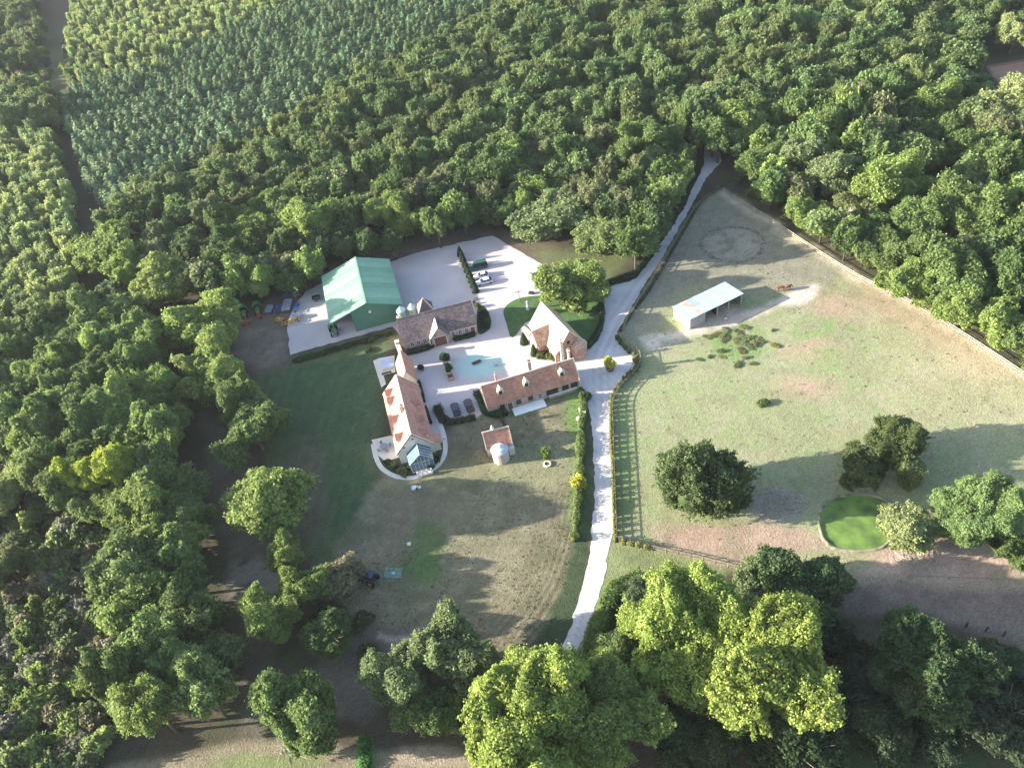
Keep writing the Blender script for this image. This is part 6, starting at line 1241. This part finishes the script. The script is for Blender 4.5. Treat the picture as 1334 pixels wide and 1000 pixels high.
def wlab0(u, v):
    if u > 930: return 'leafy green tree in the closed wood right of the road end', 'trees of the wood right of the road end'
    if u < 260: return 'leafy green tree in the closed wood left of the green barn', 'trees of the wood left of the barn'
    return 'leafy green tree in the closed wood above the farm yard', 'trees of the wood above the farm yard'
plant('broadleaf_tree', wlab, 'tree', None, F_PROTO + L_PROTO[:2], np.vstack([dN, dB, dC2, dH]), KC, 300, 'leafy tree tops of the distant wood running to the top of the photo', (.135, .185, .07), 21, (2.9, 5.2), (8.5, 15.5))
plant('belt_tree', belt_lab, 'tree', None, L_PROTO, scatter(WB, 5.9, 15, 5, keep=.2, zt=.45), (K['MID'], K['BRIGHT'], (.16, .225, .075), (.14, .195, .07)), 300, 'more trees of the left belt beyond the frame', (.13, .18, .065), 22, (3.6, 6.2), (10, 17))
plant('conifer', con_lab, 'tree', None, C_PROTO, scatter(CON, 4.3, 7.5, 6, .15, keep=0), (K['CONIFER'], (.185, .255, .12), (.145, .205, .10)), 300, 'far rows of the blue green conifer plantation', K['CONIFER'], 23, (2.5, 3.3), (6.5, 9.5), href=5)
plant('young_tree', young_lab, 'tree', None, S_PROTO, np.vstack([scatter(PALE_W, 4.4, 8, 7, keep=0), scatter(PALE_N, 6.0, 9, 8, keep=0)]), (K['YOUNG'], (.25, .31, .12), (.31, .35, .14), (.18, .24, .10)), 300, 'more pale young trees of the left blocks', K['YOUNG'], 24, (2.0, 2.9), (7.5, 11), href=3.4)
dS = np.vstack([scatter(SCRUB, 3.6, 4, 9, keep=.4), scatter([(-60, 55), (58, 55), (66, 118), (-60, 118)], 6, 3, 19, keep=0), scatter([(84, 40), (108, 60), (140, 100), (92, 112)], 4.5, 3, 20, keep=0)])
plant('shrub', scrub_lab, 'shrub', None, B_PROTO + T_PROTO[:2], dS, (K['SCRUB'], K['MID'], K['BRIGHT'], K['TWIG'], (.22, .28, .1), (.19, .24, .1), (.13, .16, .08), (.2, .2, .15)), 300, 'remaining bushes of the lower left scrub', K['SCRUB'], 25, (1.7, 3.0), (2.6, 5.0), href=1.2)
plant('wood_edge_shrub', 'undergrowth bush on the shaded floor at the edge of the wood', 'shrub', 'undergrowth at the wood edges', B_PROTO, np.vstack([scatter([(300, 385), (400, 362), (430, 335), (560, 300), (650, 280), (650, 270), (560, 285), (430, 315), (390, 345), (300, 365)], 4.5, 2, 10), scatter([(395, 790), (470, 800), (500, 830), (460, 880), (400, 870)], 5, 2, 13), scatter([(820, 860), (1334, 830), (1334, 1000), (820, 1000)], 7, 2, 12)]), ((.07, .1, .04), (.05, .08, .035), (.09, .1, .05)), 200, 'x', (.06, .09, .04), 26, (1.3, 2.4), (1.3, 3), href=1.2)
# ---- grass tufts and stubble
print('tufts')
def tufts(name, label, poly, n, seed, size, c):
    rs = np.random.RandomState(seed); W_ = [at(x, y) for x, y in poly]; X = rs.uniform(min(p.x for p in W_), max(p.x for p in W_), n); Y = rs.uniform(min(p.y for p in W_), max(p.y for p in W_), n)
    u, v, D = topx(X, Y, 0 * X); k = inside(u, v, poly) & (fbm(X, Y, 5) > .44) & ~inside(u, v, [(880, 380), (980, 370), (990, 440), (880, 440)]) & ~inside(u, v, [(1060, 640), (1175, 640), (1175, 720), (1060, 720)]); X, Y = X[k], Y[k]; m = len(X); q_ = 6
    sz = np.repeat(size * rs.uniform(.4, 1.3, m) ** 1.5, q_); P = np.stack([np.repeat(X, q_), np.repeat(Y, q_), 0 * sz], 1) + rs.normal(size=(m * q_, 3)) * sz[:, None] * .7; P[:, 2] = np.abs(P[:, 2]) * .5 + sz * .3
    Nn = unit(rs.normal(size=P.shape) * .8 + np.array([0, 0, .6])); me = mesh_np(name, quads(P, Nn, sz, rs, .45), len(P), np.repeat(rs.uniform(.7, 1.3, m), q_), [foliage(name + '_blade', c)])
    o = bpy.data.objects.new(name, me); COL.objects.link(o); tag(o, label, 'grass', kind='stuff')
tufts('grass_tufts', 'coarse grass tufts scattered over the paddock', PADDOCK, 2500, 31, .12, (.22, .25, .12)); tufts('field_stubble', 'rough dry tufts over the brown field south of the houses', SOUTHFIELD, 5000, 32, .1, (.17, .16, .09))
print('objects', len(COL.objects), 'tris', sum(len(m.polygons) for m in bpy.data.meshes) * 2)

# ---- thin haze over the whole site
hz = bpy.data.materials.new('haze'); hz.use_nodes = True; t = hz.node_tree; t.nodes.remove(t.nodes['Principled BSDF'])
pv = t.nodes.new('ShaderNodeVolumePrincipled'); pv.inputs['Color'].default_value = (.9, .94, 1, 1); pv.inputs['Density'].default_value = .00006; pv.inputs['Anisotropy'].default_value = .2
t.links.new(pv.outputs[0], t.nodes['Material Output'].inputs['Volume'])
tag(MB().box(-2600, 2600, -1300, 4100, -1.0, CAM_H + 3).build('haze', hz), kind='stuff')
